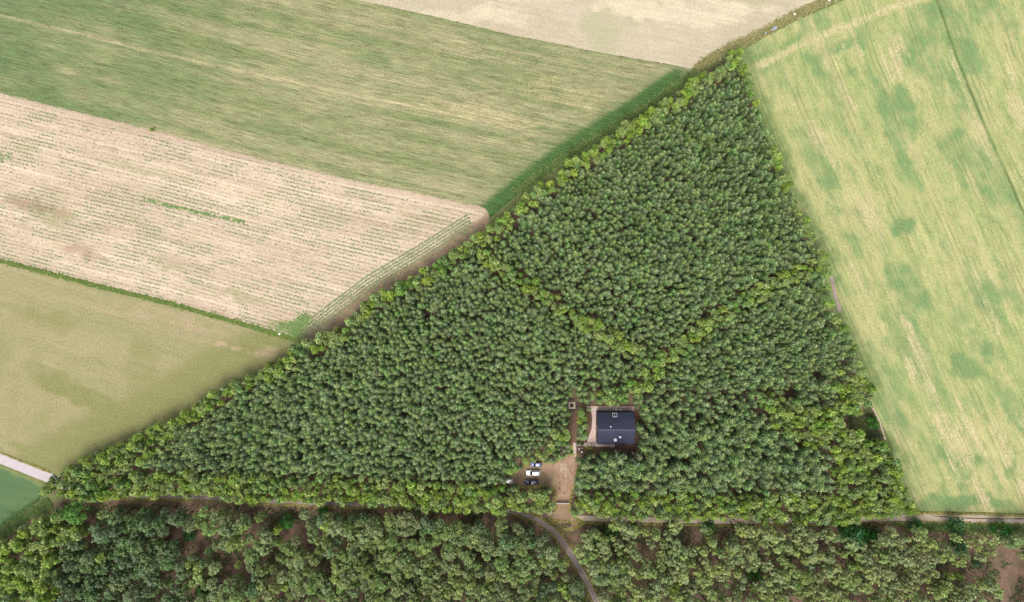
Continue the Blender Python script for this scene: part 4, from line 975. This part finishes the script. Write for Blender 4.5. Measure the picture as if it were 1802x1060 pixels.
def house():
    x0, y1 = gp(1050.4, 726.4, 4.2); x1, y0 = gp(1115.2, 781.5, 4.2)
    cx, cy = (x0 + x1) / 2, (y0 + y1) / 2; L = (x1 - x0) / 2; D = (y1 - y0) / 2
    e = link("house", None, None, (cx, cy, 0)); tag(e, "dark gable-roofed house in a clearing of the pine wood", "house")
    wl, wd, eh, rh = L - .16, D - .08, 4.2, 8.1
    ry = 0.15
    # walls: one shell with gables
    bm = bm_new()
    prof = [(-wd, 0), (wd, 0), (wd, eh), (ry, rh - .15), (-wd, eh)]
    A = [bm.verts.new((-wl, y, z)) for y, z in prof]; B = [bm.verts.new((wl, y, z)) for y, z in prof]
    bm.faces.new(A); bm.faces.new(B[::-1])
    for i in range(5):
        if i not in (2, 3): bm.faces.new([A[i], B[i], B[(i + 1) % 5], A[(i + 1) % 5]])
    wall = fin("wall", bm, M_WALL, e)
    # roof slopes
    roof = None
    for side in (1, -1):
        bm = bm_new(); ye = side * D; sl = (rh - eh + .1) / abs(ye - ry)
        za, zb = rh, eh - 0.02
        p = [(-L, ry, za), (L, ry, za), (L, ye, zb), (-L, ye, zb)]
        T = [bm.verts.new(q) for q in p]; Bt = [bm.verts.new((q[0], q[1], q[2] - .16)) for q in p]
        bm.faces.new(T); bm.faces.new(Bt[::-1])
        for i in range(4): bm.faces.new([T[i], T[(i + 1) % 4], Bt[(i + 1) % 4], Bt[i]])
        rf = fin("roof", bm, M_ROOF, e); roof = roof or rf
        if side == 1: roofN = rf
        else: roofS = rf
        bm = bm_new(); k = int(2 * L / .55)
        for i in range(k + 1):
            xx = -L + .03 + i * (2 * L - .06) / k
            vs = [bm.verts.new(q) for q in [(xx - .02, ry, za + .002), (xx + .02, ry, za + .002), (xx + .02, ye, zb + .002), (xx - .02, ye, zb + .002), (xx - .02, ry, za + .045), (xx + .02, ry, za + .045), (xx + .02, ye, zb + .045), (xx - .02, ye, zb + .045)]]
            for q in [(4, 5, 6, 7), (0, 1, 5, 4), (1, 2, 6, 5), (2, 3, 7, 6), (3, 0, 4, 7)]: bm.faces.new([vs[j] for j in q])
        tag(fin("standing_seams", bm, M_ROOF, rf), kind='stuff')
        bm = bm_new(); cyl(bm, ye + side * .07, eh - .07, -L, L, .07, n=8, axis='X'); fin("gutter", bm, M_FRAMED, rf)
    bm = bm_new(); box(bm, -L - .01, L + .01, ry - .13, ry + .13, rh - .06, rh + .06, .02); fin("ridge_cap", bm, M_ROOF, e)
    def roof_z(y): return rh - (rh - eh) * abs(y - ry) / (D - ry if y > ry else D + ry)
    # roof window near the north eave, two panes
    px, py = gp(1082, 730.8, 5.0); lx, ly = px - cx, py - cy; z = roof_z(ly); an = math.atan2(rh - eh, D - ry)
    sk = link("roof_window", None, roofN, (lx, ly, z + .06)); sk.rotation_euler = (-an, 0, 0)
    bm = bm_new(); 
    for a in [(-.75, -.6, -.75, .75), (.6, .75, -.75, .75), (-.07, .07, -.6, .6), (-.6, .6, -.75, -.6), (-.6, .6, .6, .75)]:
        if a[0] == -.07: box(bm, -.07, .07, -.6, .6, 0, .09)
        elif abs(a[0]) == .75 or a[0] == .6: box(bm, a[0], a[1], a[2], a[3], 0, .1)
        else: box(bm, a[0], a[1], a[2], a[3], 0, .095)
    o = fin("roof_window", bm, M_FRAMEW, roofN, (lx, ly, z + .02)); o.rotation_euler = (-an, 0, 0); bpy.data.objects.remove(sk)
    bm = bm_new(); box(bm, -.6, -.07, -.6, .6, .02, .06); box(bm, .07, .6, -.6, .6, .02, .06)
    o2 = fin("pane", bm, M_GLASS, roofN, (lx, ly, z + .02)); o2.rotation_euler = (-an, 0, 0)
    # pipe vent on the north slope
    px, py = gp(1074.3, 750.5, 7.2); lx, ly = px - cx, py - cy; z = roof_z(ly)
    bm = bm_new(); cyl(bm, 0, 0, -.2, .45, .1); cyl(bm, 0, 0, .5, .62, .2, .12); cyl(bm, 0, 0, .44, .51, .05); fin("vent_pipe", bm, M_WHITE, roofN, (lx, ly, z))
    # chimney with pale cap and cowl, square flue box
    px, py = gp(1091, 768.5, 7.0); lx, ly = px - cx, py - cy; z = roof_z(ly)
    bm = bm_new(); box(bm, -.26, .26, -.26, .26, -.5, 1.2, .02); ch = fin("chimney", bm, M_FRAMEW, roofS, (lx, ly, z))
    bm = bm_new(); cyl(bm, .05, -.05, 1.22, 1.75, .16, n=12); cyl(bm, .05, -.05, 1.78, 1.9, .28, .14, n=12); box(bm, -.34, .34, -.34, .34, 1.2, 1.26); fin("chimney_flue", bm, M_FRAMEW, roofS, (lx, ly, z), True)
    px, py = gp(1082.6, 774.3, 5.8); lx, ly = px - cx, py - cy; z = roof_z(ly)
    bm = bm_new()
    for a in [(-.36, -.24, -.36, .36), (.24, .36, -.36, .36), (-.24, .24, -.36, -.24), (-.24, .24, .24, .36)]: box(bm, *a, -.5, .75)
    fin("chimney", bm, M_WHITE, roofS, (lx, ly, z))
    bm = bm_new(); box(bm, -.235, .235, -.235, .235, -.4, .45); fin("chimney_cover", bm, M_FRAMED, roofS, (lx, ly, z))
    # windows and doors
    def window(kind, x, y, z, w_, h_, face, panes=1):
        """face: 'W','E','N','S'"""
        fr = bm_new(); t = .07
        def pbox(bm, a0, a1, c0, c1, d0, d1):
            if face in 'WE': s = -1 if face == 'W' else 1; box(bm, *(sorted((x + s * d0, x + s * d1))), y + a0, y + a1, z + c0, z + c1)
            else: s = 1 if face == 'N' else -1; box(bm, x + a0, x + a1, *(sorted((y + s * d0, y + s * d1))), z + c0, z + c1)
        pbox(fr, -w_ / 2, -w_ / 2 + t, 0, h_, .0, .09); pbox(fr, w_ / 2 - t, w_ / 2, 0, h_, .0, .09); pbox(fr, -w_ / 2 + t, w_ / 2 - t, 0, t, .0, .088); pbox(fr, -w_ / 2 + t, w_ / 2 - t, h_ - t, h_, .0, .088)
        for k in range(1, panes): pbox(fr, -w_ / 2 + k * w_ / panes - .03, -w_ / 2 + k * w_ / panes + .03, t, h_ - t, .0, .086)
        f = fin(kind, fr, M_FRAMED, wall); gl = bm_new(); pbox(gl, -w_ / 2 + t, w_ / 2 - t, t, h_ - t, .0, .04); fin("pane", gl, M_GLASS, f)
    for yy, w_, h_, z_ in [(-3.6, 1.2, 2.1, .1), (-1.7, 1.6, 2.2, .1), (.4, 1.9, 2.2, .1), (2.9, 1.2, 1.3, 1.0)]: window("window", -wl, yy, z_, w_, h_, 'W', 2)
    window("window", -wl, .15, 4.2, 1.8, 1.5, 'W', 2); window("window", wl, .15, 4.2, 1.4, 1.3, 'E', 2); window("window", wl, -2.4, 1.0, 1.4, 1.2, 'E', 2); window("window", wl, 2.2, 1.0, 1.4, 1.2, 'E', 2)
    for xx in (-4.2, 3.6): window("window", xx, wd, 2.7, 1.4, 1.1, 'N', 2)
    for xx in (-4.6, 4.2): window("window", xx, -wd, .5, 1.6, 1.9, 'S', 2)
    bm = bm_new(); box(bm, .2, 1.2, -wd - .06, -wd, .12, 2.2, .01); dr = fin("door", bm, M_WOODD, wall)
    bm = bm_new(); box(bm, 1.05, 1.1, -wd - .14, -wd - .062, 1.0, 1.14); fin("door_handle", bm, M_FRAMEW, dr)
    for s in (-1, 1):
        bm = bm_new(); cyl(bm, s * (wl - .15), wd + .06, .1, eh - .1, .045, n=8); fin("downpipe", bm, M_FRAMED, wall)
    return cx, cy, L, D
HX, HY, HL, HD = house()

# decks and boardwalks
def deck(name, polys, label, cat="deck", mat=M_DECK, z=.14):
    """boards laid side by side on bearers"""
    e = link(name, None, None, (*gp(*polys[0][0]), 0)); ex, ey, _ = e.location; tag(e, label, cat)
    bm = bm_new(); fb = bm_new()
    for pl in polys:
        w_ = [gp(*p) for p in pl]; xs = [p[0] for p in w_]; ys = [p[1] for p in w_]
        b = .15; yy = min(ys)
        # clip board strips (run along x) against the outline
        while yy < max(ys) - .02:
            ym = yy + b / 2; xi = []
            for (ax, ay), (bx, by) in zip(w_, w_[1:] + w_[:1]):
                if (ay > ym) != (by > ym): xi.append(ax + (bx - ax) * (ym - ay) / (by - ay))
            xi.sort()
            for a, c in zip(xi[::2], xi[1::2]): box(bm, a - ex, c - ex, yy - ey, yy - ey + b - .012, z - .03, z + random.uniform(0, .004))
            yy += b
        cxm = sum(xs) / len(xs); cym = sum(ys) / len(ys)
        poly_slab(fb, [((x * .985 + cxm * .015) - ex, (y * .985 + cym * .015) - ey) for x, y in w_], .02, z - .034)
    fin("bearer_frame", fb, M_WOODD, e); tag(fin("board_surface", bm, mat, e), kind='stuff')
    return e
deck("terrace_deck", [[(1040, 722), (1049.5, 722), (1049.5, 778.5), (1033, 778.5), (1036, 768), (1041, 755), (1042, 735)]], "weathered wooden terrace along the west gable of the house")
deck("back_deck", [[(1033, 715.5), (1116, 715.5), (1116, 723), (1033, 723)]], "narrow wooden deck behind the north wall of the house")
def walkway():
    e = link("boardwalk", None, None, (*gp(1030, 783), 0)); ex, ey, _ = e.location; tag(e, "boardwalk of square wooden panels along the south wall of the house", "boardwalk")
    px = [1028.5, 1034.6, 1040.8, 1047.2, 1053.6, 1060.2, 1067, 1073.4]
    for i, p in enumerate(px):
        q = px[i + 1] - .5 if i + 1 < len(px) else 1081.6
        a = gp(p, 786.2 + (1.0 if i == len(px) - 1 else 0)); b = gp(q, 779.6 - (.6 if i == len(px) - 1 else 0)); bm = bm_new(); n = 7; wx = (b[0] - a[0]) / n
        for k in range(n): box(bm, a[0] - ex + k * wx, a[0] - ex + (k + 1) * wx - .012, a[1] - ey, b[1] - ey, .06, .16 + random.uniform(0, .006))
        fin("panel", bm, M_DECK if i % 2 else M_DECK2, e)
walkway()
def walk2():
    e = link("garden_walk", None, None, (*gp(1011, 790), 0)); ex, ey, _ = e.location; tag(e, "narrow plank walk leading from the boardwalk down to the yard", "boardwalk")
    y = 779.4
    while y < 803:
        a = gp(1008.2 + random.uniform(-.2, .2), y + 2.0); b = gp(1014.0 + random.uniform(-.2, .2), y); bm = bm_new(); box(bm, a[0] - ex, b[0] - ex, a[1] - ey, b[1] - ey, .055, .12 + random.uniform(0, .01)); fin("plank", bm, M_DECK2, e); y += 2.25
    for i in range(7):
        a = gp(1015 + i * 2.0, 785); b = gp(1016.7 + i * 2.0, 779.8); bm = bm_new(); box(bm, a[0] - ex, b[0] - ex, a[1] - ey, b[1] - ey, .055, .12 + random.uniform(0, .01)); fin("plank", bm, M_DECK2, e)
walk2()
# fire pit with benches
def firepit():
    x, y = gp(1006.3, 713.8); e = link("fire_pit", None, None, (x, y, 0)); tag(e, "square stone fire pit with dark round centre in the small clearing", "fire pit")
    n = 4; s = .56
    for i in range(n):
        for j in range(n):
            if i in (1, 2) and j in (1, 2): continue
            bm = bm_new(); cx = (i - 1.5) * s; cy = (j - 1.5) * s; box(bm, cx - s / 2 + .012, cx + s / 2 - .012, cy - s / 2 + .012, cy + s / 2 - .012, .05, .13 + random.uniform(0, .015), .01); fin("stone", bm, M_STONE, e)
    bm = bm_new(); n = 18
    for k in range(n):
        a = k / n * 2 * math.pi; a2 = a + 2 * math.pi / n * .9
        ps = [(.42 * math.cos(a), .42 * math.sin(a)), (.56 * math.cos(a), .56 * math.sin(a)), (.56 * math.cos(a2), .56 * math.sin(a2)), (.42 * math.cos(a2), .42 * math.sin(a2))]
        poly_slab(bm, ps[::-1], .05, .3)
    fin("ring", bm, M_CHAR, e); bm = bm_new(); cyl(bm, 0, 0, .052, .12, .42, n=18); fin("ash_bed", bm, M_CHAR, e)
firepit()
def bench(px, py, L, rot, label, back=True):
    x, y = gp(px, py); e = link("bench", None, None, (x, y, 0)); e.rotation_euler = (0, 0, R(rot)); tag(e, label, "bench")
    bm = bm_new()
    for k in range(3): box(bm, -L / 2, L / 2, -.25 + k * .16, -.11 + k * .16, .42, .46)
    fin("seat", bm, M_WOODD, e)
    for sx in (-1, 1):
        bm = bm_new(); box(bm, sx * (L / 2 - .15) - .05, sx * (L / 2 - .15) + .05, -.24, .2, .03, .418); fin("leg", bm, M_WOODD, e)
    if back:
        bm = bm_new()
        for k in range(2): box(bm, -L / 2, L / 2, .25, .29, .55 + k * .17, .68 + k * .17)
        for sx in (-.4, .4): box(bm, sx * L - .04, sx * L + .04, .292, .33, .3, .86)
        fin("backrest", bm, M_WOODD, e)
bench(1005.6, 703.3, 1.9, 0, "dark bench north of the fire pit", False)
bench(1014.4, 714.5, 2.0, -90, "dark bench with backrest east of the fire pit")
bench(1006.5, 722.4, 1.9, 180, "dark bench south of the fire pit")
# white things behind the house
def unit(px, py, label):
    x, y = gp(px, py, .7); e = link("outdoor_unit", None, None, (x, y, .15)); tag(e, label, "heat pump")
    bm = bm_new(); box(bm, -.45, .45, -.17, .17, .06, .72, .03); fin("casing", bm, M_WHITE, e)
    bm = bm_new(); cyl(bm, -.12, .39, .171, .19, .24, n=20, axis='Y'); fin("fan_grille", bm, M_FRAMED, e)
    for s in (-1, 1):
        bm = bm_new(); box(bm, s * .33 - .04, s * .33 + .04, -.15, .15, 0, .058); fin("leg", bm, M_FRAMED, e)
unit(1084.6, 721.4, "white box unit on the back deck, western of the two"); unit(1092.3, 721.8, "white box unit on the back deck, eastern of the two")
def pale_rail():
    x, y = gp(1046.5, 719.3); e = link("wooden_beam", None, None, (x, y, .145)); tag(e, "long pale beam lying on blocks on the back deck", "beam")
    bm = bm_new(); box(bm, -1.35, 1.35, -.06, .06, .08, .18, .01); fin("beam", bm, M_FRAMEW, e)
    for s in (-1, 1):
        bm = bm_new(); box(bm, s * 1.0 - .08, s * 1.0 + .08, -.12, .12, 0, .078); fin("block", bm, M_WOODD, e)
pale_rail()
# white garden globes
glb = [((1019.0, 790), .22, "white garden globe nearest the plank walk"), ((1024.6, 789), .15, "smallest white garden globe south of the boardwalk"), ((1024.0, 795.6), .27, "largest white garden globe in the mulch bed"),
       ((1124.6, 786), .2, "white garden globe at the southeast corner of the house"), ((1132.4, 783), .2, "white garden globe among the pines east of the house"), ((1132.4, 792.3), .14, "small white garden globe southeast of the house")]
for (px, py), r, lb in glb:
    r *= 1.35
    x, y = gp(px, py, .4); e = link("garden_globe", None, None, (x, y, 0)); tag(e, lb, "garden ornament", "white globes in the garden")
    bm = bm_new(); bmesh.ops.create_uvsphere(bm, u_segments=16, v_segments=10, radius=r); bmesh.ops.translate(bm, verts=bm.verts, vec=(0, 0, r + .13)); fin("globe", bm, M_WHITE, e, None, True)
    bm = bm_new(); cyl(bm, 0, 0, .03, .16, .1, .07, 10); fin("base", bm, M_FRAMED, e)
x, y = scatter_px([(1030, 787), (1042, 787), (1042, 790), (1032, 790)], 160); x2, y2 = scatter_px([(1004.5, 784), (1007, 784), (1007.4, 800), (1003, 802), (1004, 792)], 160)
tufts("yellow_flower_foliage", world(np.concatenate([x, x2]), np.concatenate([y, y2])), .3, .35, M_YEL, "yellow flowering plants edging the wooden walks", 4, .05)
# gate
def gate():
    x0, y = gp(978, 884.2); x1, _ = gp(1000.5, 884.2); L = x1 - x0
    e = link("driveway_gate", None, None, (x0, y, 0)); tag(e, "closed wooden driveway gate between the belt trees", "gate")
    bm = bm_new(); box(bm, -.06, L + .06, -.05, .05, 1.5, 1.58); fin("top_rail", bm, M_FRAMEW, e)
    bm = bm_new(); box(bm, .14, L - .14, -.03, .03, .25, .34); fin("bottom_rail", bm, M_FRAMED, e)
    n = 26
    for i in range(n):
        xx = .15 + i * (L - .42) / (n - 1)
        if i == 0: 
            bm = bm_new(); box(bm, 0, .12, -.012, .012, .345, 1.495); m0 = fin("slat", bm, M_WOODD, e); m0.location.x = xx
        else:
            o = m0.copy(); COL.objects.link(o); o.location.x = xx
    for xx in (-.16, L + .06):
        bm = bm_new(); box(bm, xx, xx + .1, -.09, .09, 0, 1.75, .01); fin("gate_post", bm, M_FRAMED, e)
gate()

# ------------------------------------------------------------------ vehicles
def paint(name, col, metal=.0): 
    t = NT(name); nz = t.noise(t.n("ShaderNodeTexCoord").outputs["Object"], 2.0, 3)
    t.b.inputs["Roughness"].default_value = .28; t.b.inputs["Specular IOR Level"].default_value = .5; t.b.inputs["Metallic"].default_value = metal
    t.b.inputs["Coat Weight"].default_value = .5; t.b.inputs["Coat Roughness"].default_value = .08
    return t.done(t.gain(col[:3], t.ramp(nz, .3, .7, .94, 1.04)))
M_TYRE = plain("tyre_rubber", lin(34, 34, 36), .8); M_RIM = plain("alloy_rim", lin(150, 152, 156), .35, .7); M_LAMP = plain("headlamp_lens", lin(200, 206, 212), .12, .1, .6); M_TAIL = plain("tail_lamp_lens", lin(150, 24, 22), .2)
M_CGL = plain("car_glass", lin(20, 26, 32), .05, 0, .8, .03); M_TRIM = plain("black_plastic_trim", lin(30, 30, 33), .6)
def car(px, py, L, W, Ht, mat, label, rot=180, style="wagon", rails=True):
    """lofted body, front towards +x before turning"""
    x, y = gp(px, py, 1.0); e = link("parked_car", None, None, (x, y, .05)); e.rotation_euler = (0, 0, R(rot)); tag(e, label, "car", "cars parked in the yard")
    h = L / 2; hood = .88 if style != "suv" else 1.02
    def loft(name, secs, m, parent):
        bm = bm_new(); rings = []
        for (xx, hw, zb, zt, tp) in secs:
            pts = [(hw * .96, zb), (hw, zb + (zt - zb) * .45), (hw * (1 - tp * .35), zb + (zt - zb) * .86), (hw * (1 - tp), zt)]
            ring = [bm.verts.new((xx, yy, zz)) for yy, zz in pts] + [bm.verts.new((xx, -yy, zz)) for yy, zz in pts[::-1]]; rings.append(ring)
        for a, b in zip(rings[:-1], rings[1:]):
            n = len(a)
            for i in range(n): bm.faces.new([a[i], a[(i + 1) % n], b[(i + 1) % n], b[i]])
        bm.faces.new(rings[0]); bm.faces.new(rings[-1][::-1])
        return fin(name, bm, m, parent, None, True)
    w2 = W / 2
    body = loft("body", [(-h, w2 * .80, .42, .80, .1), (-h + .12, w2 * .93, .28, hood + .02, .1), (-h + .7, w2, .24, hood + .06, .09), (0, w2, .24, hood + .05, .08), (h - 1.35, w2, .24, hood + .0, .10), (h - .6, w2 * .97, .26, hood - .1, .14), (h - .15, w2 * .86, .3, hood - .24, .18), (h, w2 * .68, .4, hood - .4, .2)], mat, e)
    rear = {"wagon": -h + .35, "suv": -h + .4, "hatch": -h + .3}[style]; rt = rear + (.28 if style != "hatch" else .2); fr = h - (1.35 if style != "hatch" else 1.0); ft = fr - (.78 if style != "hatch" else .62)
    # cabin glass body, then a roof skin on top
    loft("side_window", [(rear - .1, w2 * .80, hood + .03, hood + .12, .1), (rt - .1, w2 * .84, hood + .03, Ht - .1, .17), (0, w2 * .87, hood + .03, Ht - .05, .18), (ft + .1, w2 * .85, hood + .02, Ht - .1, .18), (fr - .02, w2 * .82, hood - .03, hood + .04, .1)], M_CGL, body)
    bm = bm_new(); nx, ny = 7, 6; g_ = []
    for i in range(nx):
        u = i / (nx - 1); xx = rt - .12 + (ft - rt + .2) * u; row = []
        for j in range(ny):
            v = j / (ny - 1) * 2 - 1; wz = w2 * (.745 - .03 * abs(u - .5) * 2); row.append(bm.verts.new((xx, v * wz, Ht - .035 - .05 * v * v - .09 * abs(u - .42) ** 2 * 2)))
        g_.append(row)
    for i in range(nx - 1):
        for j in range(ny - 1): bm.faces.new([g_[i][j], g_[i + 1][j], g_[i + 1][j + 1], g_[i][j + 1]])
    r = bmesh.ops.extrude_face_region(bm, geom=list(bm.faces)); bmesh.ops.translate(bm, verts=[v for v in r["geom"] if isinstance(v, bmesh.types.BMVert)], vec=(0, 0, .045))
    roof = fin("roof", bm, mat, e, None, True)
    for s in (-1, 1):                                         # pillars
        bm = bm_new()
        for a, b in [((fr - .05, s * w2 * .82, hood), (ft + .05, s * w2 * .72, Ht - .1)), ((rear, s * w2 * .82, hood + .02), (rt - .05, s * w2 * .72, Ht - .12)), ((-.1, s * w2 * .885, hood), (-.15, s * w2 * .73, Ht - .06))]:
            d = .05; A = Vector(a); B = Vector(b); vs = []
            for P_ in (A, B):
                for dx, dy in ((-d, -.02), (d, -.02), (d, .02), (-d, .02)): vs.append(bm.verts.new((P_.x + dx, P_.y + dy, P_.z)))
            for q in [(0, 1, 2, 3), (7, 6, 5, 4), (0, 4, 5, 1), (1, 5, 6, 2), (2, 6, 7, 3), (3, 7, 4, 0)]: bm.faces.new([vs[i] for i in q])
        fin("pillar", bm, mat, body)
        if rails:
            bm = bm_new(); box(bm, rt + .05, ft - .1, s * w2 * .70 - .025, s * w2 * .70 + .025, Ht - .0, Ht + .05, .01); fin("roof_rail", bm, M_TRIM, roof)
        bm = bm_new(); box(bm, fr - .32, fr - .14, min(s * (w2 - .04), s * (w2 + .17)), max(s * (w2 - .04), s * (w2 + .17)), hood + .0, hood + .14, .03); fin("mirror", bm, mat, body)
        bm = bm_new(); box(bm, h - .35, h - .1, *(sorted((s * w2 * .55, s * w2 * .84))), hood - .34, hood - .2, .02); fin("headlight", bm, M_LAMP, body)
        bm = bm_new(); box(bm, -h - .01, -h + .12, *(sorted((s * w2 * .62, s * w2 * .9))), hood - .22, hood - .02, .02); fin("tail_light", bm, M_TAIL, body)
        for xx in (-h + .85, h - .85):
            bm = bm_new(); r_ = .33 if style != "suv" else .37; y0, y1 = sorted((s * (w2 - .22), s * (w2 + .012))); cyl(bm, xx, r_, y0, y1, r_, n=20, axis='Y'); wh = fin("wheel", bm, M_TYRE, e)
            bm = bm_new(); y0, y1 = sorted((s * (w2 + .005), s * (w2 + .03))); cyl(bm, xx, r_, y0, y1, r_ * .62, n=14, axis='Y'); fin("rim", bm, M_RIM, wh)
    # windscreen and rear window skins a touch proud of the cabin
    for nm, xa, za, xb, zb in (("windscreen", fr + .0, hood + .03, ft + .1, Ht - .075), ("rear_window", rear - .08, hood + .13, rt - .12, Ht - .1)):
        bm = bm_new(); q = [(xa, -w2 * .74, za), (xa, w2 * .74, za), (xb, w2 * .66, zb), (xb, -w2 * .66, zb)]; o_ = .012 if nm == "windscreen" else -.012
        T = [bm.verts.new((a + o_, b, c + .012)) for a, b, c in q]; B = [bm.verts.new((a, b, c - .01)) for a, b, c in q]
        bm.faces.new(T); bm.faces.new(B[::-1])
        for i in range(4): bm.faces.new([T[i], T[(i + 1) % 4], B[(i + 1) % 4], B[i]])
        fin(nm, bm, M_CGL, body)
    bm = bm_new(); box(bm, h - .06, h + .03, -w2 * .5, w2 * .5, .3, .46, .01); box(bm, -h - .04, -h + .06, -w2 * .6, w2 * .6, .42, .56, .01); fin("bumper_trim", bm, M_TRIM, body)
    return e
car(943.5, 817.8, 3.7, 1.66, 1.48, paint("slate_blue_paint", lin(112, 122, 158), .3), "small blue-grey hatchback half under the trees, northernmost of the row", 180, "hatch", False)
car(938.2, 833.0, 4.75, 1.85, 1.72, paint("white_paint", lin(238, 240, 242)), "white estate car parked in the middle of the yard row", 180, "wagon")
car(935.2, 849.0, 4.65, 1.85, 1.66, paint("dark_grey_paint", lin(84, 90, 104), .4), "dark grey car with roof rails, southernmost of the yard row", 182, "suv")
car(891.5, 846.5, 4.4, 1.8, 1.7, paint("cream_white_paint", lin(232, 232, 228)), "white vehicle mostly hidden beneath the trees west of the yard", 176, "wagon", False)

# stones by the ditch and strip
def stone(px, py, r, mat, label, grp=None):
    x, y = gp(px, py); bm = bm_new(); bmesh.ops.create_icosphere(bm, subdivisions=2, radius=r)
    for v in bm.verts: v.co *= 1 + random.uniform(-.16, .16); v.co.z = v.co.z * .6
    bmesh.ops.translate(bm, verts=bm.verts, vec=(0, 0, r * .35)); o = fin("boulder", bm, mat, None, (x, y, 0)); tag(o, label, "stone", grp)
M_PST = plain("pale_rock", lin(226, 220, 204), .9, var=.1); M_BST = plain("blue_grey_rock", lin(140, 150, 176), .9, var=.15)
stone(1398, 25.5, .42, M_PST, "white boulder in the middle of the weedy ditch"); stone(1459, 1.5, .42, M_PST, "pale boulder in the ditch at the field's upper end"); stone(492, 588, .42, M_PST, "pale boundary stone in the grass strip")
stone(1347, 59, .4, M_BST, "smaller grey-blue stone on the ditch bank"); 
for k, (dx, dy) in enumerate([(0, 0), (3, -2), (-3, 1.5), (1, -2.6)]): stone(1362 + dx, 51 + dy, .42, M_BST, "grey-blue stone of the heap beside the ditch", "grey-blue stones heaped beside the ditch")
